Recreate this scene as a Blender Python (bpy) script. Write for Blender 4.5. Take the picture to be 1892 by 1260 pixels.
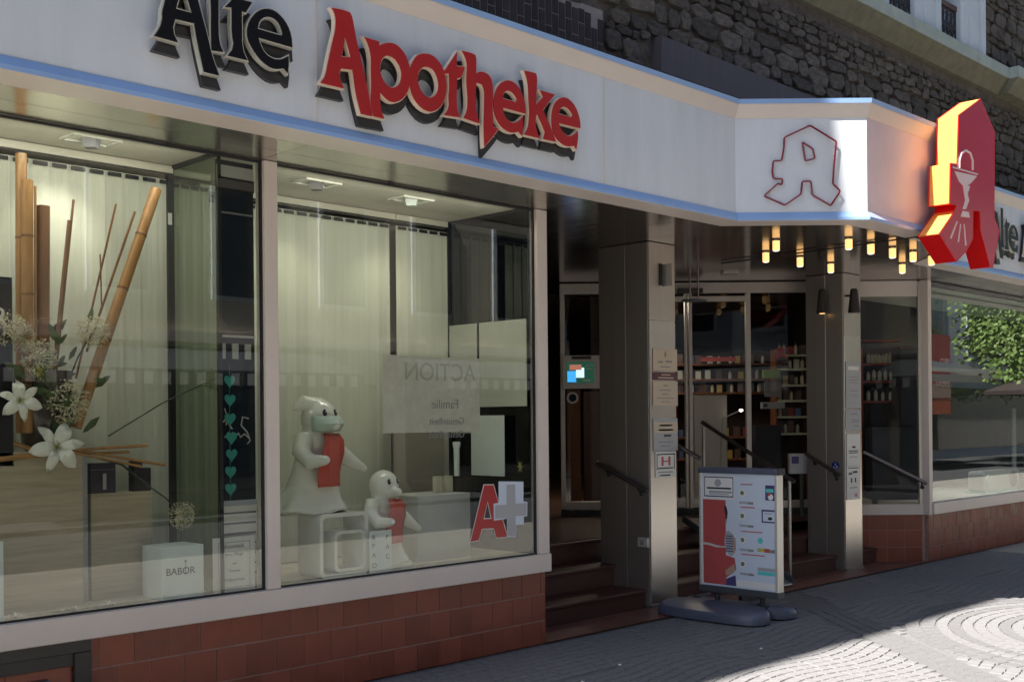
import bpy, math, random
from mathutils import Vector, Matrix
from mathutils.geometry import tessellate_polygon
random.seed(7)
R_ = math.radians
for o in list(bpy.data.objects): bpy.data.objects.remove(o)
scene = bpy.context.scene
col = scene.collection

# ---------------------------------------------------------------- camera
cd = bpy.data.cameras.new('camera'); cam = bpy.data.objects.new('camera', cd); col.objects.link(cam)
cd.sensor_width = 36.0; cd.lens = 39.96; cd.shift_y = 0.0766; cd.clip_end = 2000; cd.clip_start = 0.05
cam.matrix_world = Matrix.Translation((0, 0, 1.66)) @ Matrix.Rotation(R_(-45), 4, 'Z') @ Matrix.Rotation(R_(90), 4, 'X') @ Matrix.Rotation(-0.009, 4, 'Z')
scene.camera = cam
# ---------------------------------------------------------------- sky, sun, exposure
w = bpy.data.worlds.new('World'); scene.world = w; w.use_nodes = True
nt = w.node_tree; nt.nodes.clear()
sky = nt.nodes.new('ShaderNodeTexSky'); sky.sky_type = 'NISHITA'; sky.sun_disc = False
SUN = Vector((-0.585, 0.064, 0.81)).normalized()
sky.sun_elevation = math.asin(SUN.z); sky.sun_rotation = math.atan2(SUN.x, SUN.y)
bg = nt.nodes.new('ShaderNodeBackground'); bg.inputs['Strength'].default_value = 0.05
wo = nt.nodes.new('ShaderNodeOutputWorld')
nt.links.new(sky.outputs[0], bg.inputs[0]); nt.links.new(bg.outputs[0], wo.inputs[0])
sl = bpy.data.lights.new('sun', 'SUN'); sl.energy = 5.0; sl.angle = R_(0.55); sl.color = (1.0, 0.95, 0.86)
so = bpy.data.objects.new('sun', sl); col.objects.link(so); so.rotation_euler = SUN.to_track_quat('Z', 'Y').to_euler(); so.location = (0, 0, 30)
scene.view_settings.view_transform = 'Standard'; scene.view_settings.look = 'None'
scene.view_settings.exposure = 2.05; scene.view_settings.gamma = 1; scene.view_settings.use_curve_mapping = False
try:
    scene.cycles.max_bounces = 8; scene.cycles.transparent_max_bounces = 16; scene.cycles.glossy_bounces = 5
except Exception: pass

# ---------------------------------------------------------------- materials
def mat(name, colr, rough=0.5, metal=0.0, var=0.0, vscale=8.0, stretch=(1, 1, 1), bump=0.0, bscale=60.0, emit=None, es=0.0, spec=None, obvar=0.0, rvar=0.0, aniso=0.0):
    m = bpy.data.materials.new(name); m.use_nodes = True
    n = m.node_tree.nodes; l = m.node_tree.links; b = n['Principled BSDF']
    b.inputs['Roughness'].default_value = rough; b.inputs['Metallic'].default_value = metal
    if spec is not None: b.inputs['Specular IOR Level'].default_value = spec
    if aniso: b.inputs['Anisotropic'].default_value = aniso
    c = n.new('ShaderNodeRGB'); c.outputs[0].default_value = (*colr, 1); out = c.outputs[0]
    tc = n.new('ShaderNodeTexCoord'); mp = n.new('ShaderNodeMapping'); mp.inputs['Scale'].default_value = stretch
    l.new(tc.outputs['Object'], mp.inputs[0])
    if var > 0 or rvar > 0:
        t = n.new('ShaderNodeTexNoise'); t.inputs['Scale'].default_value = vscale; t.inputs['Detail'].default_value = 6; t.inputs['Roughness'].default_value = 0.65
        l.new(mp.outputs[0], t.inputs[0])
        mr = n.new('ShaderNodeMapRange'); mr.inputs[1].default_value = 0.25; mr.inputs[2].default_value = 0.75
        mr.inputs[3].default_value = 1 - var; mr.inputs[4].default_value = 1 + var; l.new(t.outputs[0], mr.inputs[0])
        if var > 0:
            v = n.new('ShaderNodeVectorMath'); v.operation = 'SCALE'; l.new(out, v.inputs[0]); l.new(mr.outputs[0], v.inputs['Scale']); out = v.outputs[0]
        if rvar > 0:
            m2 = n.new('ShaderNodeMapRange'); m2.inputs[1].default_value = 0.3; m2.inputs[2].default_value = 0.7
            m2.inputs[3].default_value = max(0.02, rough - rvar); m2.inputs[4].default_value = rough + rvar; l.new(t.outputs[0], m2.inputs[0]); l.new(m2.outputs[0], b.inputs['Roughness'])
    if obvar > 0:
        oi = n.new('ShaderNodeObjectInfo'); mr = n.new('ShaderNodeMapRange'); mr.inputs[3].default_value = 1 - obvar; mr.inputs[4].default_value = 1 + obvar
        l.new(oi.outputs['Random'], mr.inputs[0]); v = n.new('ShaderNodeVectorMath'); v.operation = 'SCALE'
        l.new(out, v.inputs[0]); l.new(mr.outputs[0], v.inputs['Scale']); out = v.outputs[0]
    l.new(out, b.inputs['Base Color'])
    if bump > 0:
        t2 = n.new('ShaderNodeTexNoise'); t2.inputs['Scale'].default_value = bscale; t2.inputs['Detail'].default_value = 5
        l.new(mp.outputs[0], t2.inputs[0]); bp = n.new('ShaderNodeBump'); bp.inputs['Strength'].default_value = bump; bp.inputs['Distance'].default_value = 0.01
        l.new(t2.outputs[0], bp.inputs['Height']); l.new(bp.outputs[0], b.inputs['Normal'])
    if emit: b.inputs['Emission Color'].default_value = (*emit, 1); b.inputs['Emission Strength'].default_value = es
    return m

def glass(name, tint=(0.93, 0.96, 0.94), ior=1.5, wave=0.0):
    m = bpy.data.materials.new(name); m.use_nodes = True; n = m.node_tree.nodes; l = m.node_tree.links; n.clear()
    o = n.new('ShaderNodeOutputMaterial'); mx = n.new('ShaderNodeMixShader'); tr = n.new('ShaderNodeBsdfTransparent'); gl = n.new('ShaderNodeBsdfGlossy')
    fr = n.new('ShaderNodeFresnel'); fr.inputs[0].default_value = ior
    tr.inputs[0].default_value = (*tint, 1); gl.inputs['Roughness'].default_value = 0.0; gl.inputs[0].default_value = (0.95, 0.98, 1, 1)
    # front faces only reflect, so that a thin pane does not double its reflections
    if wave:
        tc = n.new('ShaderNodeTexCoord'); t = n.new('ShaderNodeTexNoise'); t.inputs['Scale'].default_value = 1.3; l.new(tc.outputs['Object'], t.inputs[0])
        bp = n.new('ShaderNodeBump'); bp.inputs['Strength'].default_value = wave; bp.inputs['Distance'].default_value = 0.02; l.new(t.outputs[0], bp.inputs['Height'])
        l.new(bp.outputs[0], gl.inputs['Normal'])
    ge = n.new('ShaderNodeNewGeometry'); sb = n.new('ShaderNodeMath'); sb.operation = 'SUBTRACT'; sb.inputs[0].default_value = 1.0; l.new(ge.outputs['Backfacing'], sb.inputs[1])
    ml = n.new('ShaderNodeMath'); ml.operation = 'MULTIPLY'; l.new(fr.outputs[0], ml.inputs[0]); l.new(sb.outputs[0], ml.inputs[1])
    l.new(ml.outputs[0], mx.inputs[0]); l.new(tr.outputs[0], mx.inputs[1]); l.new(gl.outputs[0], mx.inputs[2]); l.new(mx.outputs[0], o.inputs[0])
    return m

M = dict(
 fascia=mat('fascia_white', (0.58, 0.61, 0.67), 0.42, var=0.09, vscale=2.2, stretch=(2.2, 2.2, .35), bump=0.02, bscale=3),
 fascia_red_bounce=mat('fascia_white_red_bounce', (0.64, 0.52, 0.56), 0.35, var=0.12, vscale=1.5),  # white fascia with the red sign's bounce light put into the colour
 trim=mat('cream_trim', (0.60, 0.53, 0.49), 0.35, var=0.05, vscale=3),
 lip=mat('sky_tinted_lip', (0.24, 0.38, 0.66), 0.3, var=0.08, vscale=3),  # blue sky reflection put into the lip colour
 gasket=mat('black_gasket', (0.012, 0.012, 0.014), 0.5),
 soffit=mat('soffit_metal', (0.44, 0.41, 0.36), 0.2, 0.9, var=0.1, vscale=2.2, stretch=(0.25, 9, 1), bump=0.05, bscale=2.5, rvar=0.06),
 soffit_dark=mat('bronze_soffit', (0.25, 0.21, 0.195), 0.15, 0.9, var=0.12, vscale=2.5, stretch=(6, 1, 1), bump=0.05, bscale=2.5, rvar=0.05),
 steel=mat('brushed_steel', (0.58, 0.55, 0.52), 0.27, 0.95, var=0.03, vscale=2, stretch=(20, 20, 0.1)),
 steel_side=mat('steel_sheet_grey', (0.50, 0.47, 0.44), 0.42, 0.9, var=0.08, vscale=2, stretch=(5, 5, 0.25), bump=0.01, bscale=5),
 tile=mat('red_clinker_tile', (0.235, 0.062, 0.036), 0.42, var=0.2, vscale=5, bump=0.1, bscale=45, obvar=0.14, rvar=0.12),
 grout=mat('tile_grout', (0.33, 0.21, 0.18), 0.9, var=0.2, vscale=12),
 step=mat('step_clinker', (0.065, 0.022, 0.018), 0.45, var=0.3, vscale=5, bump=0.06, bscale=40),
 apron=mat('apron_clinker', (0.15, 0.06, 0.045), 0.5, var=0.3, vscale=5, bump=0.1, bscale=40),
 frame=mat('aluminium_frame', (0.42, 0.39, 0.365), 0.4, 0.6, var=0.08, vscale=3),
 framedark=mat('dark_frame', (0.02, 0.019, 0.02), 0.4),
 glass=glass('window_glass', (0.86, 0.87, 0.84), 1.8, 0.008),
 glass2=glass('right_window_glass', (0.75, 0.8, 0.78), 2.3, 0.008),
 glassdoor=glass('door_glass', (0.86, 0.86, 0.85), 1.45, 0.0),
 sideglass=glass('side_glass', (0.25, 0.27, 0.27), 1.6, 0.0),
 tintglass=glass('green_side_glass', (0.70, 0.75, 0.68), 1.5, 0.0),
 curtain=mat('blind_fabric', (0.54, 0.56, 0.49), 0.85, var=0.08, vscale=3, stretch=(30, 1, 0.4), obvar=0.07, bump=0.03, bscale=150),
 ceil=mat('showcase_ceiling', (0.66, 0.64, 0.56), 0.5, var=0.04),
 floorp=mat('showcase_floor', (0.55, 0.5, 0.42), 0.6, var=0.08, vscale=5),
 wallp=mat('interior_wall', (0.24, 0.22, 0.18), 0.7, var=0.1),
 bamboo=mat('bamboo', (0.36, 0.19, 0.07), 0.35, var=0.35, vscale=6, stretch=(3, 3, 0.6), bump=0.05, bscale=20),
 bamboo2=mat('dark_bamboo', (0.19, 0.085, 0.035), 0.4, var=0.35, vscale=6, stretch=(3, 3, 0.6)),
 wood=mat('pale_wood_veneer', (0.42, 0.36, 0.26), 0.5, var=0.25, vscale=3, stretch=(1, 1, 14)),
 woodlight=mat('orange_wood', (0.20, 0.075, 0.035), 0.5, var=0.3, vscale=3, stretch=(2, 2, 9)),
 petal=mat('white_petal', (0.78, 0.79, 0.72), 0.5, var=0.05),
 fluff=mat('allium_bloom', (0.55, 0.52, 0.36), 0.7, var=0.25, vscale=30),
 leaf=mat('dark_leaf', (0.06, 0.10, 0.03), 0.5, var=0.4, vscale=10),
 yellowgreen=mat('yellow_green_bloom', (0.42, 0.42, 0.10), 0.6, var=0.2),
 stem=mat('dark_stem', (0.025, 0.03, 0.02), 0.5),
 vase=mat('dark_vase', (0.06, 0.045, 0.04), 0.12, var=0.2),
 blackcard=mat('black_card', (0.012, 0.01, 0.015), 0.4),
 purplebox=mat('dark_purple_box', (0.03, 0.022, 0.045), 0.35, var=0.3, vscale=60),
 cube=mat('white_display_cube', (0.72, 0.80, 0.80), 0.4, var=0.04),
 paper=mat('paper', (0.70, 0.70, 0.68), 0.8, var=0.04, vscale=10),
 papergrey=mat('grey_paper', (0.50, 0.51, 0.50), 0.8, var=0.05, vscale=6),
 paperblue=mat('blue_white_print', (0.55, 0.62, 0.74), 0.45),
 ink=mat('ink_black', (0.02, 0.02, 0.025), 0.6),
 inkgrey=mat('ink_grey', (0.22, 0.22, 0.24), 0.6),
 inkblue=mat('ink_blue', (0.06, 0.05, 0.16), 0.6),
 inkred=mat('ink_red', (0.45, 0.08, 0.12), 0.6),
 red=mat('sign_red', (0.37, 0.008, 0.012), 0.3, var=0.06, vscale=4),
 rim=mat('letter_rim_cream', (0.80, 0.66, 0.52), 0.3, 0.1),
 rimwhite=mat('letter_rim_silver', (0.70, 0.68, 0.60), 0.25, 0.5),
 black=mat('letter_black', (0.005, 0.005, 0.008), 0.4, spec=.2),
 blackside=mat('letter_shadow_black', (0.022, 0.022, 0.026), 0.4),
 neon=mat('neon_tube_red', (0.20, 0.012, 0.03), 0.2),
 acrylic=mat('red_acrylic', (0.48, 0.012, 0.05), 0.12, var=0.12, vscale=2.5),
 acrylicside=mat('red_acrylic_edge', (0.62, 0.006, 0.008), 0.3),
 acrylic_sunlit=mat('sunlit_acrylic_edge', (0.80, 0.33, 0.07), 0.35),  # red sign edge with the sunlight on it put into the colour
 symbol=mat('symbol_white', (0.75, 0.55, 0.55), 0.35),
 ceramic=mat('white_ceramic', (0.80, 0.81, 0.75), 0.06, var=0.04, vscale=5),
 scarf=mat('red_scarf', (0.60, 0.10, 0.075), 0.7, var=0.1),
 maskc=mat('green_face_mask', (0.48, 0.61, 0.55), 0.7, var=0.06),
 teal=mat('turquoise_heart', (0.03, 0.30, 0.26), 0.5),
 rubble=mat('rubble_stone', (0.105, 0.090, 0.076), 0.9, var=0.8, vscale=4, bump=1.0, bscale=26, obvar=0.4),
 mortar=mat('rubble_mortar', (0.12, 0.104, 0.09), 0.95, var=0.6, vscale=10, bump=0.8, bscale=25),
 brickd=mat('dark_brick', (0.035, 0.026, 0.028), 0.8, var=0.3, vscale=20, bump=0.3, bscale=60, obvar=0.3),
 brickm=mat('brick_mortar', (0.30, 0.26, 0.25), 0.9, var=0.2),
 lead=mat('lead_flashing', (0.085, 0.072, 0.08), 0.6, var=0.15, vscale=3, stretch=(4, 1, 0.6)),
 cornice=mat('cornice_green_grey', (0.33, 0.38, 0.35), 0.8, var=0.2, vscale=4, stretch=(1, 1, 1), bump=0.2, bscale=30),
 cornicedark=mat('cornice_moss', (0.17, 0.165, 0.115), 0.9, var=0.3, vscale=6, bump=0.3, bscale=30),
 whitewin=mat('painted_surround', (0.52, 0.57, 0.62), 0.5, var=0.06, vscale=3),
 iron=mat('wrought_iron', (0.018, 0.018, 0.024), 0.5),
 rustrail=mat('brown_rail_cap', (0.075, 0.04, 0.035), 0.6),
 darkpane=mat('dark_window_pane', (0.02, 0.025, 0.035), 0.05),
 gutter=mat('gutter_black', (0.012, 0.012, 0.022), 0.5),
 sett=mat('granite_sett', (0.150, 0.147, 0.152), 0.8, var=0.12, vscale=25, bump=0.3, bscale=60, obvar=0.07),
 settdark=mat('dark_granite_sett', (0.128, 0.126, 0.131), 0.8, var=0.15, vscale=25, bump=0.4, bscale=60, obvar=0.2),
 bed=mat('sett_joint_sand', (0.120, 0.118, 0.120), 0.95, var=0.2, vscale=30),
 asphalt=mat('asphalt', (0.045, 0.045, 0.05), 0.9, var=0.25, vscale=20, bump=0.3, bscale=90),
 pave=mat('pavement_far', (0.25, 0.235, 0.21), 0.9, var=0.12, vscale=9, bump=0.3, bscale=40),
 shade_plastic=mat('grey_blue_plastic', (0.085, 0.095, 0.14), 0.38, var=0.12, vscale=4, bump=0.05, bscale=120),
 grey_plastic=mat('dark_grey_plastic', (0.06, 0.065, 0.075), 0.4),
 alu=mat('white_aluminium', (0.62, 0.60, 0.55), 0.35, 0.4),
 rail=mat('handrail_steel', (0.22, 0.20, 0.20), 0.28, 0.9),
 railp=mat('post_steel', (0.42, 0.40, 0.38), 0.35, 0.7),
 lamp=mat('lamp_glass_lit', (0.8, 0.55, 0.25), 0.4, emit=(1.0, 0.56, 0.20), es=0.36),
 lampcap=mat('lamp_core_lit', (0.9, 0.8, 0.6), 0.4, emit=(1.0, 0.84, 0.55), es=1.0),
 spotlit=mat('downlight_lit', (0.8, 0.8, 0.75), 0.4, emit=(0.9, 1.0, 0.82), es=2.0),
 screen=mat('screen_dark', (0.01, 0.02, 0.02), 0.2, emit=(0.01, 0.05, 0.03), es=0.3),
 screenblue=mat('screen_blue', (0.05, 0.3, 0.8), 0.3, emit=(0.04, 0.30, 0.9), es=0.35),
 screenwhite=mat('screen_white', (0.6, 0.8, 0.9), 0.3, emit=(0.5, 0.75, 0.9), es=0.35),
 screenskin=mat('screen_brown', (0.3, 0.12, 0.07), 0.3, emit=(0.3, 0.12, 0.08), es=0.3),
 skin=mat('printed_skin', (0.42, 0.28, 0.22), 0.5),
 plate_beige=mat('beige_name_plate', (0.50, 0.42, 0.33), 0.35),
 plate_maroon=mat('maroon_name_plate', (0.09, 0.03, 0.045), 0.35),
 plate_grey=mat('grey_name_plate', (0.36, 0.37, 0.40), 0.35),
 shelf=mat('white_shelf', (0.62, 0.66, 0.5), 0.5),
 redwood=mat('red_shelf', (0.30, 0.045, 0.02), 0.5, var=0.2),
 bottle=mat('pale_bottle', (0.62, 0.60, 0.48), 0.3),
 boxwhite=mat('white_carton', (0.50, 0.52, 0.50), 0.6, obvar=0.3),
 boxdark=mat('dark_carton', (0.10, 0.06, 0.06), 0.6, obvar=0.4),
 boxblue=mat('blue_carton', (0.10, 0.16, 0.32), 0.6), boxyellow=mat('yellow_carton', (0.50, 0.36, 0.10), 0.6), boxred=mat('red_carton', (0.36, 0.05, 0.05), 0.6),
 green=mat('green_carton', (0.20, 0.32, 0.08), 0.6),
 navy=mat('navy_counter', (0.02, 0.022, 0.035), 0.4),
 shopwall=mat('shop_brown_wall', (0.035, 0.022, 0.020), 0.7, var=0.2),
 shopfloor=mat('shop_floor', (0.10, 0.06, 0.045), 0.3),
 banner=mat('red_banner', (0.42, 0.07, 0.07), 0.6, var=0.05),
 banner2=mat('orange_banner', (0.50, 0.10, 0.04), 0.6),
 aqua=mat('aqua_acrylic', (0.10, 0.55, 0.55), 0.3),
 opp=mat('opposite_render', (0.38, 0.42, 0.47), 0.85, var=0.08, vscale=1),
 opp2=mat('opposite_cream', (0.50, 0.46, 0.36), 0.85, var=0.08, vscale=1),
 roof=mat('roof_slate', (0.04, 0.04, 0.05), 0.7),
 bark=mat('bark', (0.07, 0.055, 0.04), 0.9, var=0.3),
 foliage=mat('foliage', (0.13, 0.21, 0.05), 0.6, var=0.5, vscale=3),
 parasol=mat('dark_parasol', (0.045, 0.03, 0.03), 0.8),
 awnstripe=mat('awning_white', (0.6, 0.6, 0.58), 0.8),
)

# ---------------------------------------------------------------- mesh helpers
def wloc(o):
    v = Vector((0, 0, 0))
    while o is not None: v += o.location; o = o.parent
    return v
class MB:
    def __init__(s): s.v = []; s.f = []
    def add(s, vs, fs):
        b = len(s.v); s.v += [tuple(p) for p in vs]; s.f += [tuple(b + i for i in f) for f in fs]; return s
    def box(s, a, b):
        x0, y0, z0 = (min(a[i], b[i]) for i in range(3)); x1, y1, z1 = (max(a[i], b[i]) for i in range(3))
        return s.add([(x0,y0,z0),(x1,y0,z0),(x1,y1,z0),(x0,y1,z0),(x0,y0,z1),(x1,y0,z1),(x1,y1,z1),(x0,y1,z1)],
                     [(0,3,2,1),(4,5,6,7),(0,1,5,4),(1,2,6,5),(2,3,7,6),(3,0,4,7)])
    def cbox(s, a, b, c=0.01):   # box with chamfered vertical and top edges
        x0, y0, z0 = (min(a[i], b[i]) for i in range(3)); x1, y1, z1 = (max(a[i], b[i]) for i in range(3))
        def ring(z, i): return [(x0+i+c,y0+i,z),(x1-i-c,y0+i,z),(x1-i,y0+i+c,z),(x1-i,y1-i-c,z),(x1-i-c,y1-i,z),(x0+i+c,y1-i,z),(x0+i,y1-i-c,z),(x0+i,y0+i+c,z)]
        v = ring(z0, 0) + ring(z1 - c, 0) + ring(z1, c)
        f = [tuple(range(7, -1, -1)), tuple(range(16, 24))]
        for k in (0, 8):
            for i in range(8): j = (i + 1) % 8; f.append((k+i, k+j, k+8+j, k+8+i))
        return s.add(v, f)
    def dbox(s, r0, r1, d0, d1, z0, z1):   # box in the frame of the splayed entrance wall (r along it, d into the shop)
        h = math.sqrt(0.5); P = lambda r, d, z: ((d + r) * h, (d - r) * h, z)
        r0, r1 = min(r0, r1), max(r0, r1); z0, z1 = min(z0, z1), max(z0, z1); d0, d1 = min(d0, d1), max(d0, d1)
        return s.add([P(r0,d0,z0),P(r1,d0,z0),P(r1,d1,z0),P(r0,d1,z0),P(r0,d0,z1),P(r1,d0,z1),P(r1,d1,z1),P(r0,d1,z1)],
                     [(0,3,2,1),(4,5,6,7),(0,1,5,4),(1,2,6,5),(2,3,7,6),(3,0,4,7)])
    def prism(s, pts, depth, holes=()):   # pts: 3D planar loop, depth: vector
        d = Vector(depth); loops = [[Vector(p) for p in pts]] + [[Vector(p) for p in h] for h in holes]
        tris = tessellate_polygon(loops); flat = [p for L in loops for p in L]; n = len(flat)
        vs = flat + [p + d for p in flat]; fs = [tuple(t) for t in tris] + [tuple(i + n for i in reversed(t)) for t in tris]
        k = 0
        for L in loops:
            m = len(L)
            for i in range(m): j = (i + 1) % m; fs.append((k + i, k + i + n, k + j + n, k + j))
            k += m
        return s.add(vs, fs)
    def tube(s, path, r, n=10, cap=True):
        path = [Vector(p) for p in path]; rr = r if isinstance(r, (list, tuple)) else [r] * len(path)
        rings = []; up = None
        for i, p in enumerate(path):
            t = (path[min(i + 1, len(path) - 1)] - path[max(i - 1, 0)]).normalized()
            if up is None: up = t.orthogonal().normalized()
            else: up = (up - t * up.dot(t)).normalized()
            sd = t.cross(up); rings.append([p + (up * math.cos(a) + sd * math.sin(a)) * rr[i] for a in [2 * math.pi * k / n for k in range(n)]])
        vs = [q for R in rings for q in R]; fs = []
        for i in range(len(rings) - 1):
            for k in range(n): j = (k + 1) % n; fs.append((i*n+k, i*n+j, (i+1)*n+j, (i+1)*n+k))
        if cap: fs.append(tuple(range(n - 1, -1, -1))); fs.append(tuple(range((len(rings)-1)*n, len(rings)*n)))
        return s.add(vs, fs)
    def lathe(s, c, prof, n=20, sx=1, sy=1):
        vs = []; fs = []
        for r, z in prof:
            for k in range(n): a = 2*math.pi*k/n; vs.append((c[0] + r*sx*math.cos(a), c[1] + r*sy*math.sin(a), c[2] + z))
        for i in range(len(prof) - 1):
            for k in range(n): j = (k + 1) % n; fs.append((i*n+k, i*n+j, (i+1)*n+j, (i+1)*n+k))
        fs.append(tuple(range(n-1, -1, -1))); fs.append(tuple(range((len(prof)-1)*n, len(prof)*n)))
        return s.add(vs, fs)
    def ball(s, c, r, n=12, sx=1, sy=1, sz=1):
        m = n // 2
        return s.lathe(c, [(r*math.sin(math.pi*(i+0.02)/(m+0.04)), -r*sz*math.cos(math.pi*(i+0.02)/(m+0.04))) for i in range(m+1)], n, sx, sy)
    def mesh(s, name, m, org=(0,0,0)):
        me = bpy.data.meshes.new(name); o = Vector(org)
        me.from_pydata([tuple(Vector(p) - o) for p in s.v], [], s.f); me.update()
        if m: me.materials.append(m)
        return me
    def build(s, name, m, parent=None, smooth=False, bevel=0, recalc=True):
        if parent is not None: org = wloc(parent)
        else:
            xs = list(zip(*s.v)); org = Vector(((min(xs[0])+max(xs[0]))/2, (min(xs[1])+max(xs[1]))/2, min(xs[2])))
        me = s.mesh(name, m, org)
        if recalc:
            import bmesh
            bm = bmesh.new(); bm.from_mesh(me); bmesh.ops.recalc_face_normals(bm, faces=bm.faces[:]); bm.to_mesh(me); bm.free()
        o = bpy.data.objects.new(name, me); col.objects.link(o)
        if parent is not None: o.parent = parent
        else: o.location = org
        if smooth:
            for p in me.polygons: p.use_smooth = True
            try: me.set_sharp_from_angle(angle=R_(40))
            except Exception: pass
        if bevel:
            b = o.modifiers.new('bevel', 'BEVEL'); b.width = bevel; b.segments = 2; b.limit_method = 'ANGLE'
        return o
def tag(o, label=None, cat=None, group=None, kind=None):
    if label: o['label'] = label
    if cat: o['category'] = cat
    if group: o['group'] = group
    if kind: o['kind'] = kind
    return o
def thing(name, label, cat, loc, group=None):
    o = bpy.data.objects.new(name, None); o.empty_display_size = 0.1; col.objects.link(o); o.location = loc
    return tag(o, label, cat, group)
def dup(o, parent=None, loc=None):
    c = o.copy(); col.objects.link(c)
    if parent is not None: c.parent = parent
    if loc is not None: c.location = loc
    for ch in list(o.children): dup(ch, c)
    return c
def B(name, a, b, m, parent, bevel=0): return MB().box(a, b).build(name, M[m], parent, bevel=bevel)
def DB(name, r, d, z, m, parent, bevel=0): return MB().dbox(r[0], r[1], d[0], d[1], z[0], z[1]).build(name, M[m], parent, bevel=bevel)
def fuse(mb, name, m, parent, voxel=0.012, smooth=6):   # weld overlapping shapes into one continuous surface
    o = mb.build(name, m, parent)
    r = o.modifiers.new('r', 'REMESH'); r.mode = 'VOXEL'; r.voxel_size = voxel
    s = o.modifiers.new('s', 'SMOOTH'); s.iterations = smooth; s.factor = 0.5
    dg = bpy.context.evaluated_depsgraph_get(); dg.update()
    me = bpy.data.meshes.new_from_object(o.evaluated_get(dg)); o.modifiers.clear(); o.data = me
    for p in me.polygons: p.use_smooth = True
    if not me.materials: me.materials.append(m)
    return o
def text_mesh(body, size, name, m, parent, origin, xdir, zdir=(0, 0, 1), align='LEFT', depth=0.001):
    cu = bpy.data.curves.new(name, 'FONT'); cu.body = body; cu.size = size; cu.extrude = depth; cu.align_x = align
    t = bpy.data.objects.new(name, cu); col.objects.link(t); dg = bpy.context.evaluated_depsgraph_get(); dg.update()
    me = bpy.data.meshes.new_from_object(t.evaluated_get(dg)); bpy.data.objects.remove(t)
    X = Vector(xdir).normalized(); Z = Vector(zdir).normalized(); N = X.cross(Z); off = Vector(origin) - wloc(parent)
    for v in me.vertices: v.co = X * v.co.x + Z * v.co.y + N * v.co.z + off
    me.materials.clear(); me.materials.append(m)
    o = bpy.data.objects.new(name, me); col.objects.link(o); o.parent = parent; return o
def inset(poly, d):      # poly in 2D, inward for a counter-clockwise loop
    n = len(poly); out = []
    area = sum(poly[i][0]*poly[(i+1)%n][1] - poly[(i+1)%n][0]*poly[i][1] for i in range(n)); sg = 1 if area > 0 else -1
    for i in range(n):
        a, b, c = Vector(poly[i-1]), Vector(poly[i]), Vector(poly[(i+1) % n])
        e1 = (b - a).normalized(); e2 = (c - b).normalized(); n1 = Vector((-e1.y, e1.x)); n2 = Vector((-e2.y, e2.x))
        nn = n1 + n2
        if nn.length < 0.3: nn = n1
        nn.normalize(); k = min(1.8, 1 / max(0.35, nn.dot(n1)))
        q = b + nn * d * k * sg; out.append((q.x, q.y))
    return out
def smoothpoly(p, it=2):   # rounds gentle corners, keeps sharp ones
    for _ in range(it):
        q = []; n = len(p)
        for i in range(n):
            a, b, c = Vector(p[i-1]), Vector(p[i]), Vector(p[(i+1) % n])
            if (b-a).length < 1e-6 or (c-b).length < 1e-6 or (b - a).angle(c - b) > R_(50): q.append(tuple(b))
            else: q.append(tuple(b * 0.75 + a * 0.25)); q.append(tuple(b * 0.75 + c * 0.25))
        p = q
    return p
def at_y(poly, y): return [(p[0], y, p[1]) for p in poly]

# ================================================================ GROUND
base = MB().box((-400, -400, -0.30), (400, 400, -0.045)).build('ground', M['pave'], None); tag(base, kind='structure')
st = MB().box((-60, -1.2, -0.045), (90, 5.95, -0.012)).build('pavement', M['bed'], None); tag(st, kind='structure')
B('pavement_slab', (-60, -1.2, -0.0119), (4.0, 5.79, -0.001), 'pave', st)
B('pavement_slab', (14.0, -1.2, -0.0119), (90, 5.79, -0.001), 'pave', st)
B('pavement_slab', (4.0, -1.2, -0.0119), (14.0, 1.6, -0.001), 'pave', st)
rd = MB().box((-60, -5.5, -0.044), (90, -1.2, -0.02)).build('road', M['asphalt'], None); tag(rd, kind='structure')
pf = MB().box((-60, -7.0, -0.043), (90, -5.5, 0.06)).build('far_pavement', M['asphalt'], None); tag(pf, kind='structure')
# granite setts: rows of small stones, two bands of darker ones and a ring with stones set in arcs
def in_frame(x, y, z=0.0):
    d = (x + y) * 0.7071
    if d < 0.5: return False
    u = (x - y) / (x + y) * 1.110; v = ((z - 1.66) / d) * 1.110
    return -0.52 < u < 0.52 and v > -0.42 and v < 0.26
CX, CY, RR = 9.45, 2.55, 1.62
settsL = []; settsD = []
def sett(lst, cx, cy, a, lx, ly):
    if not (4.02 < cx < 13.95 and 1.65 < cy < 5.74): return
    c, s = math.cos(a), math.sin(a); g = 0.004; hx, hy = lx/2 - g, ly/2 - g; h = -0.001 + random.uniform(-0.0015, 0.001)
    j = lambda: random.uniform(-0.003, 0.003)
    pts = [(-hx+j(), -hy+j()), (hx+j(), -hy+j()), (hx+j(), hy+j()), (-hx+j(), hy+j())]
    top = [(cx + (x*.9)*c - (y*.9)*s, cy + (x*.9)*s + (y*.9)*c, h) for x, y in pts]; bot = [(cx + x*c - y*s, cy + x*s + y*c, -0.011) for x, y in pts]
    lst.append((cx, cy, bot + top))
bandP, bandQ = Vector((8.55, 4.70)), Vector((6.55, 2.28)); bd = (bandQ - bandP).normalized(); bn = Vector((-bd.y, bd.x))
def zone(x, y):
    r = math.hypot(x - CX, y - CY)
    if r < RR: return 'in'
    if r < RR + 0.24: return 'ring'
    if abs((Vector((x, y)) - bandP).dot(bn)) < 0.15: return 'band'
    return 'out'
y = 1.66; k = 0
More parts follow.
